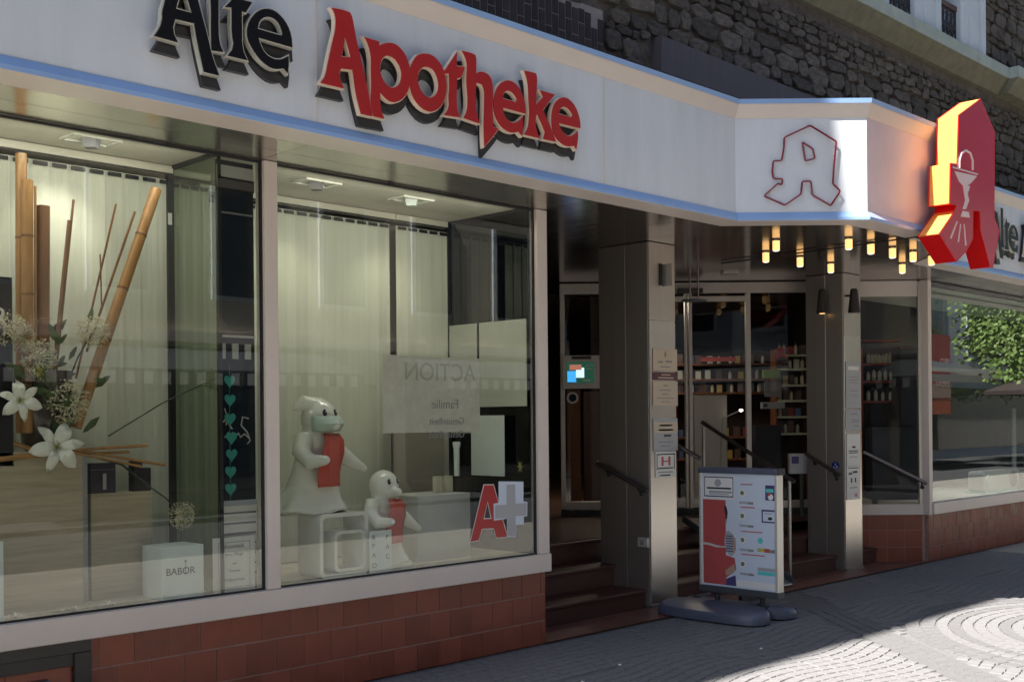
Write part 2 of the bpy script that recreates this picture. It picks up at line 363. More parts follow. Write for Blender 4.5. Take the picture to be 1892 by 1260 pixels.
while y < 5.74:
    x = 4.03 + (k % 2) * 0.05
    while x < 13.95:
        l = random.uniform(0.085, 0.115)
        # rows swing in shallow arcs
        yy = y + 0.06 * math.cos((x % 1.6) / 1.6 * 2 * math.pi) if y < 4.95 else y
        if zone(x, yy) == 'out' and zone(x + 0.04, yy) == 'out' and zone(x, yy + 0.04) == 'out': sett(settsL, x, yy, 0 if y >= 4.95 else -0.23 * math.sin((x % 1.6) / 1.6 * 2 * math.pi), l, 0.092)
        x += l
    y += 0.092; k += 1
for i in range(2):
    r = RR + 0.06 + i * 0.12; n = int(2 * math.pi * r / 0.13)
    for q in range(n): a = 2*math.pi*(q + 0.5*i)/n; sett(settsD, CX + r*math.cos(a), CY + r*math.sin(a), a + math.pi/2, 0.13, 0.118)
r = RR - 0.05
while r > 0.1:
    n = max(4, int(2 * math.pi * r / 0.10))
    for q in range(n): a = 2*math.pi*(q + random.random()*0.1)/n; sett(settsL if int(r / 0.092) % 4 else settsD, CX + r*math.cos(a), CY + r*math.sin(a), a + math.pi/2, 0.10, 0.092)
    r -= 0.092
t = -0.3
while t < 5:
    for i in range(-1, 2):
        p = bandP + bd * (t + 0.06 * i) + bn * (i * 0.10)
        if math.hypot(p.x - CX, p.y - CY) > RR + 0.28: sett(settsD, p.x, p.y, math.atan2(bd.y, bd.x), 0.125, 0.098)
    t += 0.13
FT = [(4,5,6,7),(0,1,5,4),(1,2,6,5),(2,3,7,6),(3,0,4,7)]
allv = sorted([(math.hypot(a, b), 0, v, a, b) for a, b, v in settsL] + [(math.hypot(a, b), 1, v, a, b) for a, b, v in settsD], key=lambda q: q[0])
near = [q for q in allv if in_frame(q[3], q[4])][:300]; ids = set(id(q[2]) for q in near)
for q in near:
    me = bpy.data.meshes.new('paving_stone'); me.from_pydata([(p[0]-q[3], p[1]-q[4], p[2]) for p in q[2]], [], FT); me.materials.append(M['settdark' if q[1] else 'sett'])
    o = bpy.data.objects.new('paving_stone', me); col.objects.link(o); o.parent = st; o.location = Vector((q[3], q[4], 0)) - st.location
for kind, mm in ((0, 'sett'), (1, 'settdark')):
    mb = MB()
    for q in allv:
        if q[1] == kind and id(q[2]) not in ids: mb.add(q[2], FT)
    tag(mb.build('granite_setts', M[mm], st, recalc=False), kind='stuff')

# ================================================================ STONE BUILDING (upper storeys)
WY = 5.9
bl = thing('stone_building', 'dark rubble stone building rising above the pharmacy shopfront', 'building', (10, WY, 4.1))
mb = MB()
mb.box((-34, WY + 0.05, 3.9), (11.46, 6.6, 14.0)); mb.box((14.30, WY + 0.05, 3.9), (42, 6.6, 14.0)); mb.box((11.46, WY + 0.05, 3.9), (14.30, 6.6, 5.95)); mb.box((11.46, WY + 0.05, 8.9), (14.30, 6.6, 14.0))
mb.build('wall', M['mortar'], bl)
MB().box((-36, 5.28, 13.85), (44, 16, 14.15)).build('roof', M['roof'], bl)
B('back_wall', (-34, 15.6, 0), (42, 16, 14), 'mortar', bl)
B('end_wall', (-34, 6.6, 0), (-33.6, 15.6, 14), 'mortar', bl)
B('end_wall', (41.6, 6.6, 0), (42, 15.6, 14), 'mortar', bl)
# rubble stones; every course is irregular
def stone_mesh(i):
    rnd = random.Random(i); n = 9; f = MB()
    pts = []
    for k in range(n):
        a = 2*math.pi*k/n + rnd.uniform(-.12, .12); e = 6.0
        rr = 1 / ((abs(math.cos(a))**e + abs(math.sin(a))**e)**(1/e)) * rnd.uniform(.86, 1.0)
        pts.append((0.5*math.cos(a)*rr, 0.5*math.sin(a)*rr))
    v = [(p[0], 0.06, p[1]) for p in pts] + [(p[0]*.94 + rnd.uniform(-.02,.02), 0.010 - rnd.uniform(0, .016), p[1]*.93) for p in pts] + [(rnd.uniform(-.12,.12), 0.0 - rnd.uniform(0, .018), rnd.uniform(-.1,.1))]
    fs = [(k, (k+1) % n, n + (k+1) % n, n + k) for k in range(n)] + [(n + k, n + (k+1) % n, 2*n) for k in range(n)]
    me = bpy.data.meshes.new('stone'); me.from_pydata(v, [], fs); me.materials.append(M['rubble']); return me
smeshes = [stone_mesh(i) for i in range(16)]
stones = []
z = 4.05; rnd = random.Random(3)
while z < 8.6:
    h = rnd.uniform(0.06, 0.19); x = 4.6 + rnd.uniform(0, .2)
    while x < 22:
        wd = rnd.uniform(0.10, 0.44) * (1 if h > .12 else .7)
        cx, cz = x + wd/2, z + h/2 + rnd.uniform(-.02, .02)
        skip = (5.3 < cx < 6.98 and 4.1 < cz < 4.93) or (7.55 < cx < 10.2 and cz < 4.86) or (11.40 < cx < 14.36 and cz > 5.75) or (5.68 < cz < 6.10 and cx > 9.0)
        if not skip: stones.append((cx, cz, wd, h))
        x += wd + rnd.uniform(.0, .012)
    z += h + rnd.uniform(.0, .010)
def infr(s): 
    d = (s[0] + WY) * .7071; u = (s[0] - WY) / (s[0] + WY) * 1.11; v = (s[1] - 1.66) / d * 1.11
    return -0.52 < u < 0.52 and v < 0.425
vis = sorted([s for s in stones if infr(s)], key=lambda s: s[0])[:290]
vs = set(vis)
for s in vis:
    o = bpy.data.objects.new('stone', rnd.choice(smeshes)); col.objects.link(o); o.parent = bl
    o.location = Vector((s[0], WY, s[1])) - bl.location; o.scale = (s[2]*1.03, 1, s[3]*1.03); o.rotation_euler = (0, rnd.uniform(-.06, .06), 0)
mb = MB()
for s in stones:
    if s in vs: continue
    me = rnd.choice(smeshes); mb.add([(v.co.x*s[2]*1.03 + s[0], WY + v.co.y, v.co.z*s[3]*1.03 + s[1]) for v in me.vertices], [tuple(p.vertices) for p in me.polygons])
tag(mb.build('rubble_stones', M['rubble'], bl), kind='stuff')
# panel of upright bricks
bp_ = MB().box((5.30, WY + 0.0, 4.10), (6.97, WY + 0.055, 4.92)).build('brick_panel', M['brickm'], bl)
bmeshes = MB().box((-0.0305, -0.008, 0), (0.0305, 0.02, 0.202)).mesh('brick', M['brickd'])
for i in range(22):
    for k in range(5):
        x = 5.345 + i * 0.0757; z = 4.12 + k * 0.215 - (0.107 if i % 2 else 0)
        top = 4.905 if x < 6.45 else 4.905 - (x - 6.45) * 0.13
        if z < 4.03 or z + .1 > top: continue
        o = bpy.data.objects.new('brick', bmeshes); col.objects.link(o); o.parent = bp_; o.location = Vector((x, WY, z)) - wloc(bp_)
        if z + .205 > top: o.scale = (1, 1, max(.2, (top - z) / .205))
# lead flashing panel
MB().prism([(7.62, WY - .06, 4.0), (10.25, WY - .06, 4.0), (10.20, WY - .06, 4.83), (7.66, WY - .06, 4.87)], (0, 0.12, 0)).build('lead_flashing', M['lead'], bl)
# cornice: green grey band over mossy moulding, with a step forward at the pier
def cornice(x0, x1, dy):
    B('cornice', (x0, WY - .17 - dy, 5.94), (x1, WY + .06, 6.085), 'cornice', bl, bevel=.01)
    MB().prism([(x0, WY - .165 - dy, 5.94), (x0, WY - .02 - dy, 5.77), (x0, WY + .06, 5.77), (x0, WY + .06, 5.94)], (x1 - x0, 0, 0)).build('cornice_moulding', M['cornicedark'], bl)
cornice(8.0, 14.75, 0); cornice(14.75, 24, 0.12)
# window surround with iron guard rails
def win(x0, x1):
    f = B('window', (x0, WY + .24, 6.0), (x1, WY + .30, 8.8), 'darkpane', bl)
    B('sash', (x0 - .005, WY + .20, 6.0), (x0 + .10, WY + .26, 8.8), 'whitewin', f); B('sash', (x1 - .22, WY + .20, 6.0), (x1 + .01, WY + .26, 8.8), 'whitewin', f)
    B('sash', (x0 + .3, WY + .20, 6.0), (x0 + .36, WY + .26, 8.8), 'whitewin', f)
    g = B('guard_rail', (x0, WY - .02, 6.53), (x1 + .02, WY + .03, 6.59), 'rustrail', bl)
    mb = MB(); n = 5
    for k in range(n + 1): xx = x0 + .01 + (x1 - x0 - .02) * k / n; mb.tube([(xx, WY, 6.09), (xx, WY, 6.54)], .010, 6)
    for k in range(n):
        c = x0 + (x1 - x0) * (k + .5) / n
        for zz in (6.22, 6.40): mb.tube([(c + .055*math.cos(a), WY, zz + .07*math.sin(a)) for a in [i*math.pi/5 for i in range(11)]], .009, 5, False)
        mb.tube([(c - .05, WY, 6.10), (c + .05, WY, 6.53)], .007, 5)
    for zz in (6.10, 6.31, 6.50): mb.tube([(x0, WY, zz), (x1, WY, zz)], .011, 5)
    mb.build('scroll_work', M['iron'], g)
for x0, x1 in ((10.62, 11.44), (11.72, 12.34), (12.98, 13.55)): win(x0, x1)
for a, b in ((11.44, 11.72), (12.34, 12.98), (13.55, 14.24)):
    p = B('window_pier', (a, WY - .07, 6.086), (b, WY + .2, 8.8), 'whitewin', bl, bevel=.012)
    if b - a > .4:
        B('pier_groove', (a + .22, WY - .085, 6.09), (a + .25, WY - .07, 8.8), 'whitewin', p); B('pier_groove', (b - .14, WY - .10, 6.09), (b - .04, WY - .07, 8.8), 'whitewin', p)
B('lintel', (10.5, WY - .09, 8.8), (14.3, WY + .3, 9.05), 'whitewin', bl)

# ================================================================ SHOPFRONT
FY = 5.05; ZS = 3.205
S = thing('pharmacy_shopfront', 'white pharmacy shopfront with long fascia, angular bay and red tiled plinths', 'shopfront', (9.3, 5.8, 0))
# plan of the fascia, left to right, with the bay that steps forward
plan = [(-12, FY), (7.55, FY), (8.28, 4.32), (10.35, 4.32), (11.08, FY), (30, FY)]
def off_plan(d):   # shifts the plan outwards by d
    out = []
    for i, p in enumerate(plan):
        p = Vector(p); ns = []
        if i > 0: e = (p - Vector(plan[i-1])).normalized(); ns.append(Vector((e.y, -e.x)))
        if i < len(plan) - 1: e = (Vector(plan[i+1]) - p).normalized(); ns.append(Vector((e.y, -e.x)))
        n = sum(ns, Vector((0, 0))).normalized(); out.append(p + n * d / n.dot(ns[0]))
    return out
def sweep(name, prof, m, seg=None):   # prof: closed loop of (outward offset, z)
    lines = [[Vector((q.x, q.y, z)) for q in off_plan(d)] for d, z in prof]
    for i in range(len(plan) - 1):
        mb = MB(); n = len(prof); v = [lines[k][i] for k in range(n)] + [lines[k][i+1] for k in range(n)]
        fs = [(k, (k+1) % n, n + (k+1) % n, n + k) for k in range(n)] + [tuple(range(n-1, -1, -1)), tuple(range(n, 2*n))]
        mb.add(v, fs).build(name, M['fascia_red_bounce' if (name == 'fascia_panel' and i == 2) else m], S)
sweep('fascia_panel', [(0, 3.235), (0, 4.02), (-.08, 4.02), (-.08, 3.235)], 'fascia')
sweep('fascia_cap', [(.004, 4.000), (.05, 4.10), (.05, 4.112), (-.45, 4.112), (-.45, 4.0)], 'trim')
sweep('cap_lip', [(.056, 4.100), (.062, 4.136), (-.45, 4.145), (-.45, 4.113), (.051, 4.113)], 'lip')
sweep('base_lip', [(.006, 3.262), (.030, 3.218), (.030, 3.196), (-.08, 3.196), (-.08, 3.234), (.001, 3.234)], 'lip')
B('gutter', (-12, 5.55, 4.146), (30, 5.84, 4.20), 'gutter', S)
# vertical joints between the fascia sheets
for x in (-1.6, 1.1, 3.585, 5.96, 13.4, 16): B('sheet_joint', (x, FY - .0035, 3.27), (x + .008, FY + .01, 4.0), 'trim', S)
# soffit: cream edge board, then metal boards up to the glass
sof = MB(); op = off_plan(.028); ip = off_plan(-.20)
for i in range(len(plan) - 1):
    sof.prism([(op[i].x, op[i].y, ZS - .012), (op[i+1].x, op[i+1].y, ZS - .012), (ip[i+1].x, ip[i+1].y, ZS - .012), (ip[i].x, ip[i].y, ZS - .012)], (0, 0, .010))
sof.build('soffit_edge', M['trim'], S)
for a, b in ((-12, 1.12), (1.12, 3.70), (3.70, 6.10), (12.5, 15.4), (15.4, 30)):
    for y0, y1 in ((5.256, 5.530), (5.534, 5.82)): B('soffit_board', (a + .002, y0, ZS), (b - .002, y1, ZS + .02), 'soffit', S)
# bronze boards over the entrance, laid front to back
x = 6.104
while x < 12.45:
    x1 = min(x + .56, 12.494)
    def front(xx):
        for i in range(len(plan) - 1):
            a, b = ip[i], ip[i+1]
            if a.x <= xx <= b.x: return a.y + (b.y - a.y) * (xx - a.x) / (b.x - a.x) if b.x > a.x else a.y
        return 5.25
    brk = sorted([x] + [p.x for p in ip if x < p.x < x1 - .004] + [x1 - .004])
    pts = [(q, front(q) + .004, ZS) for q in brk] + [(x1 - .004, 9.6, ZS), (x, 9.6, ZS)]
    MB().prism(pts, (0, 0, .02)).build('ceiling_board', M['soffit_dark'], S); x = x1
B('soffit_backing', (6.1, 5.30, ZS + .022), (12.5, 9.6, ZS + .05), 'gasket', S)
B('fascia_roof', (-12, 5.0, 4.147), (30, 5.5, 4.15), 'gutter', S)
# plinth, tiles, window frames
def tiles(x0, x1, y, first, nm='plinth'):
    p = B(nm, (x0, y + .004, 0), (x1, y + .25, .537), 'grout', S)
    for r, (z0, z1) in enumerate(((.365, .532), (.170, .360), (-.005, .165))):
        x = first - (0.1 if r % 2 else 0)
        while x < x1:
            a, b = max(x + .003, x0 + .001), min(x + .197, x1 - .001)
            if b - a > .02:
                B('tile', (a, y + random.uniform(-.001, .001), z0 + .0025), (b, y + .02, z1 - .0025), 'tile', p)
            x += .2
    return p
pl = tiles(2.16, 6.149, 5.815, 2.10)
B('wall_base', (-12, 5.83, 0), (2.16, 6.05, .537), 'tile', S)
tiles(12.52, 17.0, 5.815, 12.45)
B('wall_base', (17.0, 5.83, 0), (30, 6.05, .537), 'tile', S)
fr = MB(); 
B('window_sill', (-12, 5.745, .537), (6.149, 5.86, .668), 'trim', S, bevel=.006)
for a, b in ((1.02, 1.12), (3.718, 3.808), (6.040, 6.149)): B('window_post', (a, 5.765, .6685), (b, 5.865, ZS - .002), 'trim', S, bevel=.004)
for a, b in ((-2.2, 1.02), (1.12, 3.718), (3.808, 6.040)):
    w_ = B('window_pane', (a + .004, 5.800, .672), (b - .004, 5.806, ZS - .012), 'glass', S)
    g = MB(); g.box((a, 5.792, .668), (b, 5.812, .678)); g.box((a, 5.792, ZS - .016), (b, 5.812, ZS - .003)); g.box((b - .014, 5.793, .678), (b, 5.811, ZS - .016)); g.box((a, 5.793, .678), (a + .008, 5.811, ZS - .016))
    g.build('gasket', M['gasket'], S)
B('wall_panel', (-12, 5.80, .668), (-2.2, 5.9, ZS - .002), 'wallp', S)
# end wall of the left shop towards the entrance
B('return_wall', (6.04, 5.87, 0), (6.148, 9.6, ZS - .002), 'steel_side', S)
# cellar hatch in a black frame
hx = thing('cellar_hatch', 'black metal frame of a cellar hatch set low in the tiled plinth at far left', 'hatch', (2.3, 5.78, 0))
mb = MB(); mb.box((0.9, 5.775, .47), (2.645, 5.80, .535)); mb.box((2.555, 5.774, .0), (2.645, 5.80, .47)); mb.build('frame', M['framedark'], hx, bevel=.004)
MB().box((0.9, 5.79, .405), (2.555, 5.798, .469)).build('frame_rebate', M['framedark'], hx)
for a, b in ((0.95, 1.75), (1.755, 2.21), (2.215, 2.55)): B('tile', (a, 5.806, .0), (b, 5.813, .40), 'tile', hx)
MB().tube([(2.18, 5.79, .335), (2.42, 5.79, .335)], .022, 10).build('handle', M['rail'], hx, True)

# right shop window, square to the street, then the splayed wall with the doors
B('window_sill', (12.52, 5.745, .537), (30, 5.86, .668), 'trim', S, bevel=.006)
B('window_post', (12.445, 5.765, .535), (12.53, 5.865, ZS - .002), 'trim', S, bevel=.004)
B('window_post', (15.5, 5.765, .669), (15.6, 5.865, ZS - .002), 'trim', S)
B('window_pane', (12.535, 5.80, .672), (15.495, 5.806, ZS - .012), 'glass2', S)
B('window_pane', (15.605, 5.80, .672), (24, 5.806, ZS - .012), 'glass2', S)
B('wall_panel', (24, 5.8, .668), (30, 5.9, ZS), 'wallp', S)
DS = 18.3 * math.sqrt(.5)          # distance of the splayed wall along the diagonal
rr = lambda X: (X - (18.3 - X)) * math.sqrt(.5)
ra, rb = rr(9.2), rr(12.47)
E_ = thing('glass_entrance', 'aluminium framed glass doors and windows set back behind the two steel columns', 'entrance', (10.9, 7.5, .55))
def FR(r0, r1, z0, z1, m='frame', nm='frame', d0=-.03, d1=.04, par=None, bevel=.003): return DB(nm, (r0, r1), (DS + d0, DS + d1), (z0, z1), m, par or E_, bevel)
rL0, rL1 = 0.553, 0.595
rA, rB2, rC, rD = 1.908, 1.988, 2.012, 2.056
rE, rF = 2.666, 2.721
rG, rH = 3.418, 3.787
rP = 3.973; rQ = 4.632
FR(rL0, rG, 3.075, 3.195, nm='head_rail'); FR(rL0, rG, .555, .635, nm='threshold_rail', m='framedark')
FR(rL0, rL1 + .01, .635, 3.075, nm='jamb'); FR(rL1 + .01, 1.027, .62, .72, nm='bottom_rail'); FR(1.027, 1.027 + .05, .635, 3.075, nm='jamb')
FR(rB2 - .015, rB2 + .012, .635, 3.075, nm='jamb'); FR(rC + .005, rD, .635, 3.075, nm='door_stile'); FR(rE, rF, .635, 3.075, nm='jamb')
FR(rD, rE, 2.98, 3.04, nm='door_top_rail'); FR(rD, rE, .64, .72, nm='door_bottom_rail'); FR(rF, rG, .63, .715, nm='bottom_rail')
FR(rA - .3, rB2 - .02, 2.98, 3.04, nm='door_top_rail'); FR(rA - .3, rB2 - .02, .64, .74, nm='door_bottom_rail')
FR(rG, rG + .05, .635, 3.075, nm='jamb')
for a, b in ((rL1, 1.027), (1.027 + .05, rB2 - .02), (rD, rE), (rF, rG)): FR(a + .002, b - .002, .73, 3.07, 'glassdoor', 'pane', 0, .006, bevel=0)
# splayed window beside the doors, on a tiled base
sw = DB('splay_base', (rG + .05, rb), (DS + .014, DS + .2), (0, .537), 'grout', S)
r = rb - .03
while r > rG + .1:
    for z0, z1 in ((.365, .532), (.17, .36), (0, .165)): DB('tile', (r - .195, r - .003), (DS + .01, DS + .04), (z0 + .002, z1 - .002), 'tile', sw)
    r -= .2
FR(rG + .05, rb + .02, .537, .655, 'trim', 'window_sill', -.01, .06, S); FR(rQ, rb + .01, .655, 3.19, 'steel_side', 'window_post', -.005, .05, S)
FR(rP - .3, rQ - .002, .66, 3.02, 'glassdoor', 'window_pane', .012, .018, S, 0)
FR(rP - .3, rQ, 3.02, 3.2, 'trim', 'window_head', .01, .08, S)
# entrance steps
stp = thing('entrance_steps', 'dark red clinker steps climbing from the pavement to the pharmacy doors', 'steps', (9.3, 6.5, 0))
xr = lambda y: 18.3 - y + .05
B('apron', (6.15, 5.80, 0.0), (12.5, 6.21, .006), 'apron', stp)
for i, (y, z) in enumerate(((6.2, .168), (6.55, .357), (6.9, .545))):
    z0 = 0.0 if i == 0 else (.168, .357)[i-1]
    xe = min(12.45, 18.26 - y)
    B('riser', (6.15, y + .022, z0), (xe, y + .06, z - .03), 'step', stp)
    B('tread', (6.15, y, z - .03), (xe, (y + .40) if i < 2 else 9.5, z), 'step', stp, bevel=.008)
tag(MB().box((6.15, 6.95, .50), (9.0, 12, .552)).build('shop_floor', M['shopfloor'], None), kind='structure')
# brushed steel columns
def column(x0, x1, y0, y1, label, seams):
    c = thing('steel_column', label, 'column', ((x0+x1)/2, (y0+y1)/2, 0), 'steel clad columns in front of the entrance')
    MB().cbox((x0 + .01, y0 + .01, .0), (x1, y1, ZS - .002), .004).build('core', M['steel_side'], c)
    B('front_sheet', (x0 + .004, y0, .035), (x1 - .004, y0 + .012, 2.52), 'steel', c, bevel=.003)
    B('front_sheet', (x0 + .004, y0, 2.525), (x1 - .004, y0 + .012, ZS - .004), 'steel_side', c, bevel=.003)
    B('kick_plate', (x0 - .004, y0 - .006, 0), (x1 + .004, y0 + .02, .03), 'steel', c)
    ya = y0 + .012
    for yb in seams + [y1]:
        B('side_sheet', (x0, ya + .002, .03), (x0 + .012, yb - .002, ZS - .004), 'steel_side', c, bevel=.003); ya = yb
    return c
c1 = column(7.855, 8.235, 6.155, 6.73, 'brushed steel column left of the sandwich board, with beige name plates', [6.42])
c2 = column(11.15, 11.52, 6.10, 6.56, 'brushed steel column right of the sandwich board, with lantern and grey plates', [6.32])

# shop interior
tag(MB().box((6.15, 6.2, ZS + .05), (24, 15.5, ZS + .1)).build('shop_ceiling', M['shopwall'], None), kind='structure')
mbw = MB(); mbw.box((6.15, 15.0, .5), (24, 15.2, 3.25)); mbw.box((23.8, 6.5, .5), (24, 15, 3.25)); mbw.box((6.0, 9.5, .5), (6.15, 15, 3.25))
tag(mbw.build('shop_wall', M['shopwall'], None), kind='structure')
tag(MB().box((6.2, 6.96, .45), (23.8, 15, .549)).build('interior_floor', M['shopfloor'], None), kind='structure')
# ================================================================ LETTERING
def letter(par, outer, holes, y, ymat, face, rim, sh, sy=0.0, nm='letter'):
    outer = smoothpoly(outer, 1); holes = [smoothpoly(h, 1) for h in holes]
    # black block behind, shifted down and right, with rim and face plates in front
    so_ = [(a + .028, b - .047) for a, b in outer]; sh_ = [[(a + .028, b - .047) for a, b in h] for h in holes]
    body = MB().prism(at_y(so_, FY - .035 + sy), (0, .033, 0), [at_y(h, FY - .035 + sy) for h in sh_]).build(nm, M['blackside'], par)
    MB().prism(at_y(outer, y + sy), (0, .030, 0), [at_y(h, y + sy) for h in holes]).build('letter_rim', M[rim], body)
    fi = inset(outer, sh); fh = [inset(h, -sh) for h in holes]
    MB().prism(at_y(fi, y - .006 + sy), (0, .005, 0), [at_y(h, y - .006 + sy) for h in fh]).build('letter_face', M[face], body)
    return body
red = [
 ([(3.622, 3.87), (3.693, 3.88), (3.754, 3.877), (3.773, 3.85), (3.789, 3.772), (3.813, 3.684), (3.849, 3.562), (3.884, 3.433), (3.906, 3.331), (3.817, 3.331), (3.796, 3.393), (3.778, 3.454), (3.761, 3.558), (3.691, 3.551), (3.678, 3.515), (3.713, 3.447), (3.547, 3.445), (3.555, 3.464), (3.58, 3.492), (3.605, 3.597), (3.631, 3.695), (3.649, 3.756), (3.653, 3.815), (3.643, 3.847)],
  [[(3.718, 3.729), (3.748, 3.634), (3.699, 3.626)]]),
 ([(3.84, 3.766), (3.955, 3.766), (3.955, 3.744), (3.974, 3.76), (4.029, 3.779), (4.079, 3.777), (4.122, 3.752), (4.153, 3.72), (4.177, 3.662), (4.183, 3.614), (4.173, 3.554), (4.15, 3.505), (4.106, 3.458), (4.05, 3.435), (4.001, 3.442), (3.958, 3.473), (3.958, 3.401), (3.991, 3.333), (3.905, 3.333), (3.894, 3.368), (3.882, 3.431), (3.89, 3.502), (3.887, 3.594), (3.89, 3.648), (3.883, 3.694), (3.865, 3.736)],
  [[(4.013, 3.692), (4.053, 3.689), (4.087, 3.662), (4.107, 3.623), (4.101, 3.578), (4.079, 3.544), (4.039, 3.524), (4.002, 3.534), (3.975, 3.562), (3.959, 3.601), (3.964, 3.645), (3.985, 3.679)]]),
 ([(4.272, 3.773), (4.34, 3.779), (4.393, 3.753), (4.433, 3.711), (4.452, 3.65), (4.455, 3.61), (4.447, 3.548), (4.417, 3.492), (4.376, 3.454), (4.323, 3.432), (4.258, 3.442), (4.207, 3.477), (4.176, 3.52), (4.164, 3.571), (4.166, 3.65), (4.184, 3.698), (4.223, 3.75)],
  [[(4.29, 3.69), (4.333, 3.69), (4.362, 3.671), (4.382, 3.63), (4.384, 3.586), (4.361, 3.546), (4.318, 3.522), (4.279, 3.533), (4.25, 3.559), (4.234, 3.6), (4.238, 3.645), (4.261, 3.675)]]),
 ([(4.544, 3.846), (4.54, 3.816), (4.539, 3.754), (4.604, 3.765), (4.588, 3.714), (4.568, 3.682), (4.542, 3.673), (4.537, 3.619), (4.535, 3.552), (4.54, 3.491), (4.565, 3.446), (4.423, 3.437), (4.467, 3.494), (4.462, 3.56), (4.47, 3.606), (4.467, 3.686), (4.434, 3.679), (4.426, 3.694)], []),
 ([(4.567, 3.852), (4.639, 3.86), (4.69, 3.854), (4.701, 3.823), (4.696, 3.748), (4.724, 3.764), (4.771, 3.766), (4.814, 3.749), (4.834, 3.707), (4.837, 3.633), (4.832, 3.551), (4.835, 3.448), (4.887, 3.443), (4.846, 3.395), (4.753, 3.302), (4.748, 3.359), (4.747, 3.467), (4.751, 3.536), (4.753, 3.594), (4.754, 3.651), (4.738, 3.677), (4.699, 3.68), (4.691, 3.639), (4.694, 3.582), (4.689, 3.525), (4.724, 3.437), (4.577, 3.448), (4.612, 3.505), (4.617, 3.568), (4.613, 3.612), (4.606, 3.678), (4.615, 3.765), (4.608, 3.802), (4.589, 3.832)], []),
 ([(4.962, 3.76), (5.016, 3.759), (5.063, 3.732), (5.097, 3.691), (5.117, 3.641), (5.123, 3.57), (4.922, 3.572), (4.929, 3.539), (4.958, 3.511), (4.999, 3.501), (5.047, 3.519), (5.096, 3.562), (5.098, 3.492), (5.087, 3.423), (5.053, 3.446), (4.998, 3.429), (4.937, 3.435), (4.884, 3.46), (4.845, 3.505), (4.829, 3.558), (4.834, 3.625), (4.854, 3.676), (4.888, 3.721), (4.921, 3.744)],
  [[(4.961, 3.687), (5.001, 3.682), (5.035, 3.654), (5.031, 3.637), (4.923, 3.638), (4.93, 3.668)]]),
 ([(5.103, 3.849), (5.162, 3.854), (5.218, 3.854), (5.232, 3.825), (5.226, 3.76), (5.216, 3.658), (5.274, 3.715), (5.245, 3.754), (5.397, 3.754), (5.283, 3.628), (5.315, 3.585), (5.351, 3.537), (5.386, 3.478), (5.404, 3.441), (5.27, 3.439), (5.289, 3.491), (5.257, 3.54), (5.222, 3.588), (5.211, 3.561), (5.214, 3.503), (5.252, 3.438), (5.097, 3.439), (5.136, 3.499), (5.144, 3.549), (5.148, 3.598), (5.142, 3.656), (5.14, 3.743), (5.13, 3.799)], []),
 ([(5.471, 3.756), (5.523, 3.754), (5.576, 3.729), (5.614, 3.685), (5.64, 3.628), (5.643, 3.57), (5.435, 3.567), (5.45, 3.539), (5.475, 3.518), (5.52, 3.506), (5.566, 3.524), (5.612, 3.562), (5.619, 3.502), (5.598, 3.42), (5.572, 3.444), (5.519, 3.43), (5.459, 3.435), (5.401, 3.461), (5.365, 3.504), (5.351, 3.562), (5.355, 3.627), (5.374, 3.68), (5.412, 3.727)],
  [[(5.478, 3.686), (5.522, 3.678), (5.556, 3.649), (5.548, 3.638), (5.433, 3.637), (5.444, 3.666)]]),
]
blk = [
 ([(2.659, 3.669), (2.64, 3.604), (2.643, 3.578), (2.632, 3.535), (2.595, 3.474), (2.738, 3.47), (2.707, 3.529), (2.72, 3.579), (2.81, 3.582), (2.821, 3.514), (2.861, 3.358), (2.959, 3.357), (2.913, 3.466), (2.898, 3.532), (2.842, 3.712), (2.805, 3.816), (2.775, 3.856), (2.723, 3.872), (2.664, 3.869), (2.69, 3.842), (2.678, 3.772)],
  [[(2.759, 3.759), (2.794, 3.643), (2.728, 3.643)]]),
 ([(2.89, 3.919), (2.96, 3.917), (2.956, 3.654), (2.956, 3.532), (2.986, 3.479), (2.903, 3.472), (2.9, 3.536), (2.902, 3.727)], []),
 ([(2.974, 3.705), (3.024, 3.766), (3.055, 3.823), (3.068, 3.779), (3.152, 3.779), (3.108, 3.705), (3.088, 3.707), (3.089, 3.633), (3.088, 3.53), (3.122, 3.468), (2.987, 3.468), (3.03, 3.529), (3.016, 3.588), (3.018, 3.711)], []),
 ([(3.227, 3.772), (3.278, 3.772), (3.325, 3.747), (3.359, 3.712), (3.382, 3.662), (3.388, 3.593), (3.186, 3.598), (3.196, 3.572), (3.22, 3.538), (3.262, 3.522), (3.305, 3.527), (3.34, 3.549), (3.362, 3.563), (3.366, 3.515), (3.356, 3.45), (3.326, 3.473), (3.275, 3.457), (3.224, 3.466), (3.17, 3.498), (3.133, 3.54), (3.107, 3.58), (3.103, 3.629), (3.118, 3.679), (3.152, 3.727), (3.189, 3.757)],
  [[(3.227, 3.718), (3.269, 3.719), (3.298, 3.701), (3.315, 3.661), (3.311, 3.653), (3.182, 3.655), (3.191, 3.689)]]),
]
sg = thing('shop_sign_lettering', 'raised black letters "Alte" with silver rims on the left fascia', 'sign', (3.0, FY, 3.4))
for i, (o_, h_) in enumerate(blk): letter(sg, o_, h_, 4.97, 0, 'black', 'rimwhite', .0075, .0012*i)
sr = thing('shop_sign_lettering', 'raised red letters "Apotheke" with cream rims, largest sign on the fascia', 'sign', (4.8, FY, 3.4))
for i, (o_, h_) in enumerate(red): letter(sr, o_, h_, 4.97, 0, 'red', 'rim', .0052, .0012*i)
s2 = dup(sg, None, sg.location + Vector((9.62, 0, .0))); s2['label'] = 'black letters "Alte" on the right fascia, partly hidden behind the red pharmacy symbol'
s3 = dup(sr, None, sr.location + Vector((9.62, 0, .0))); s3['label'] = 'red letters "Apotheke" starting at the right edge on the right fascia'
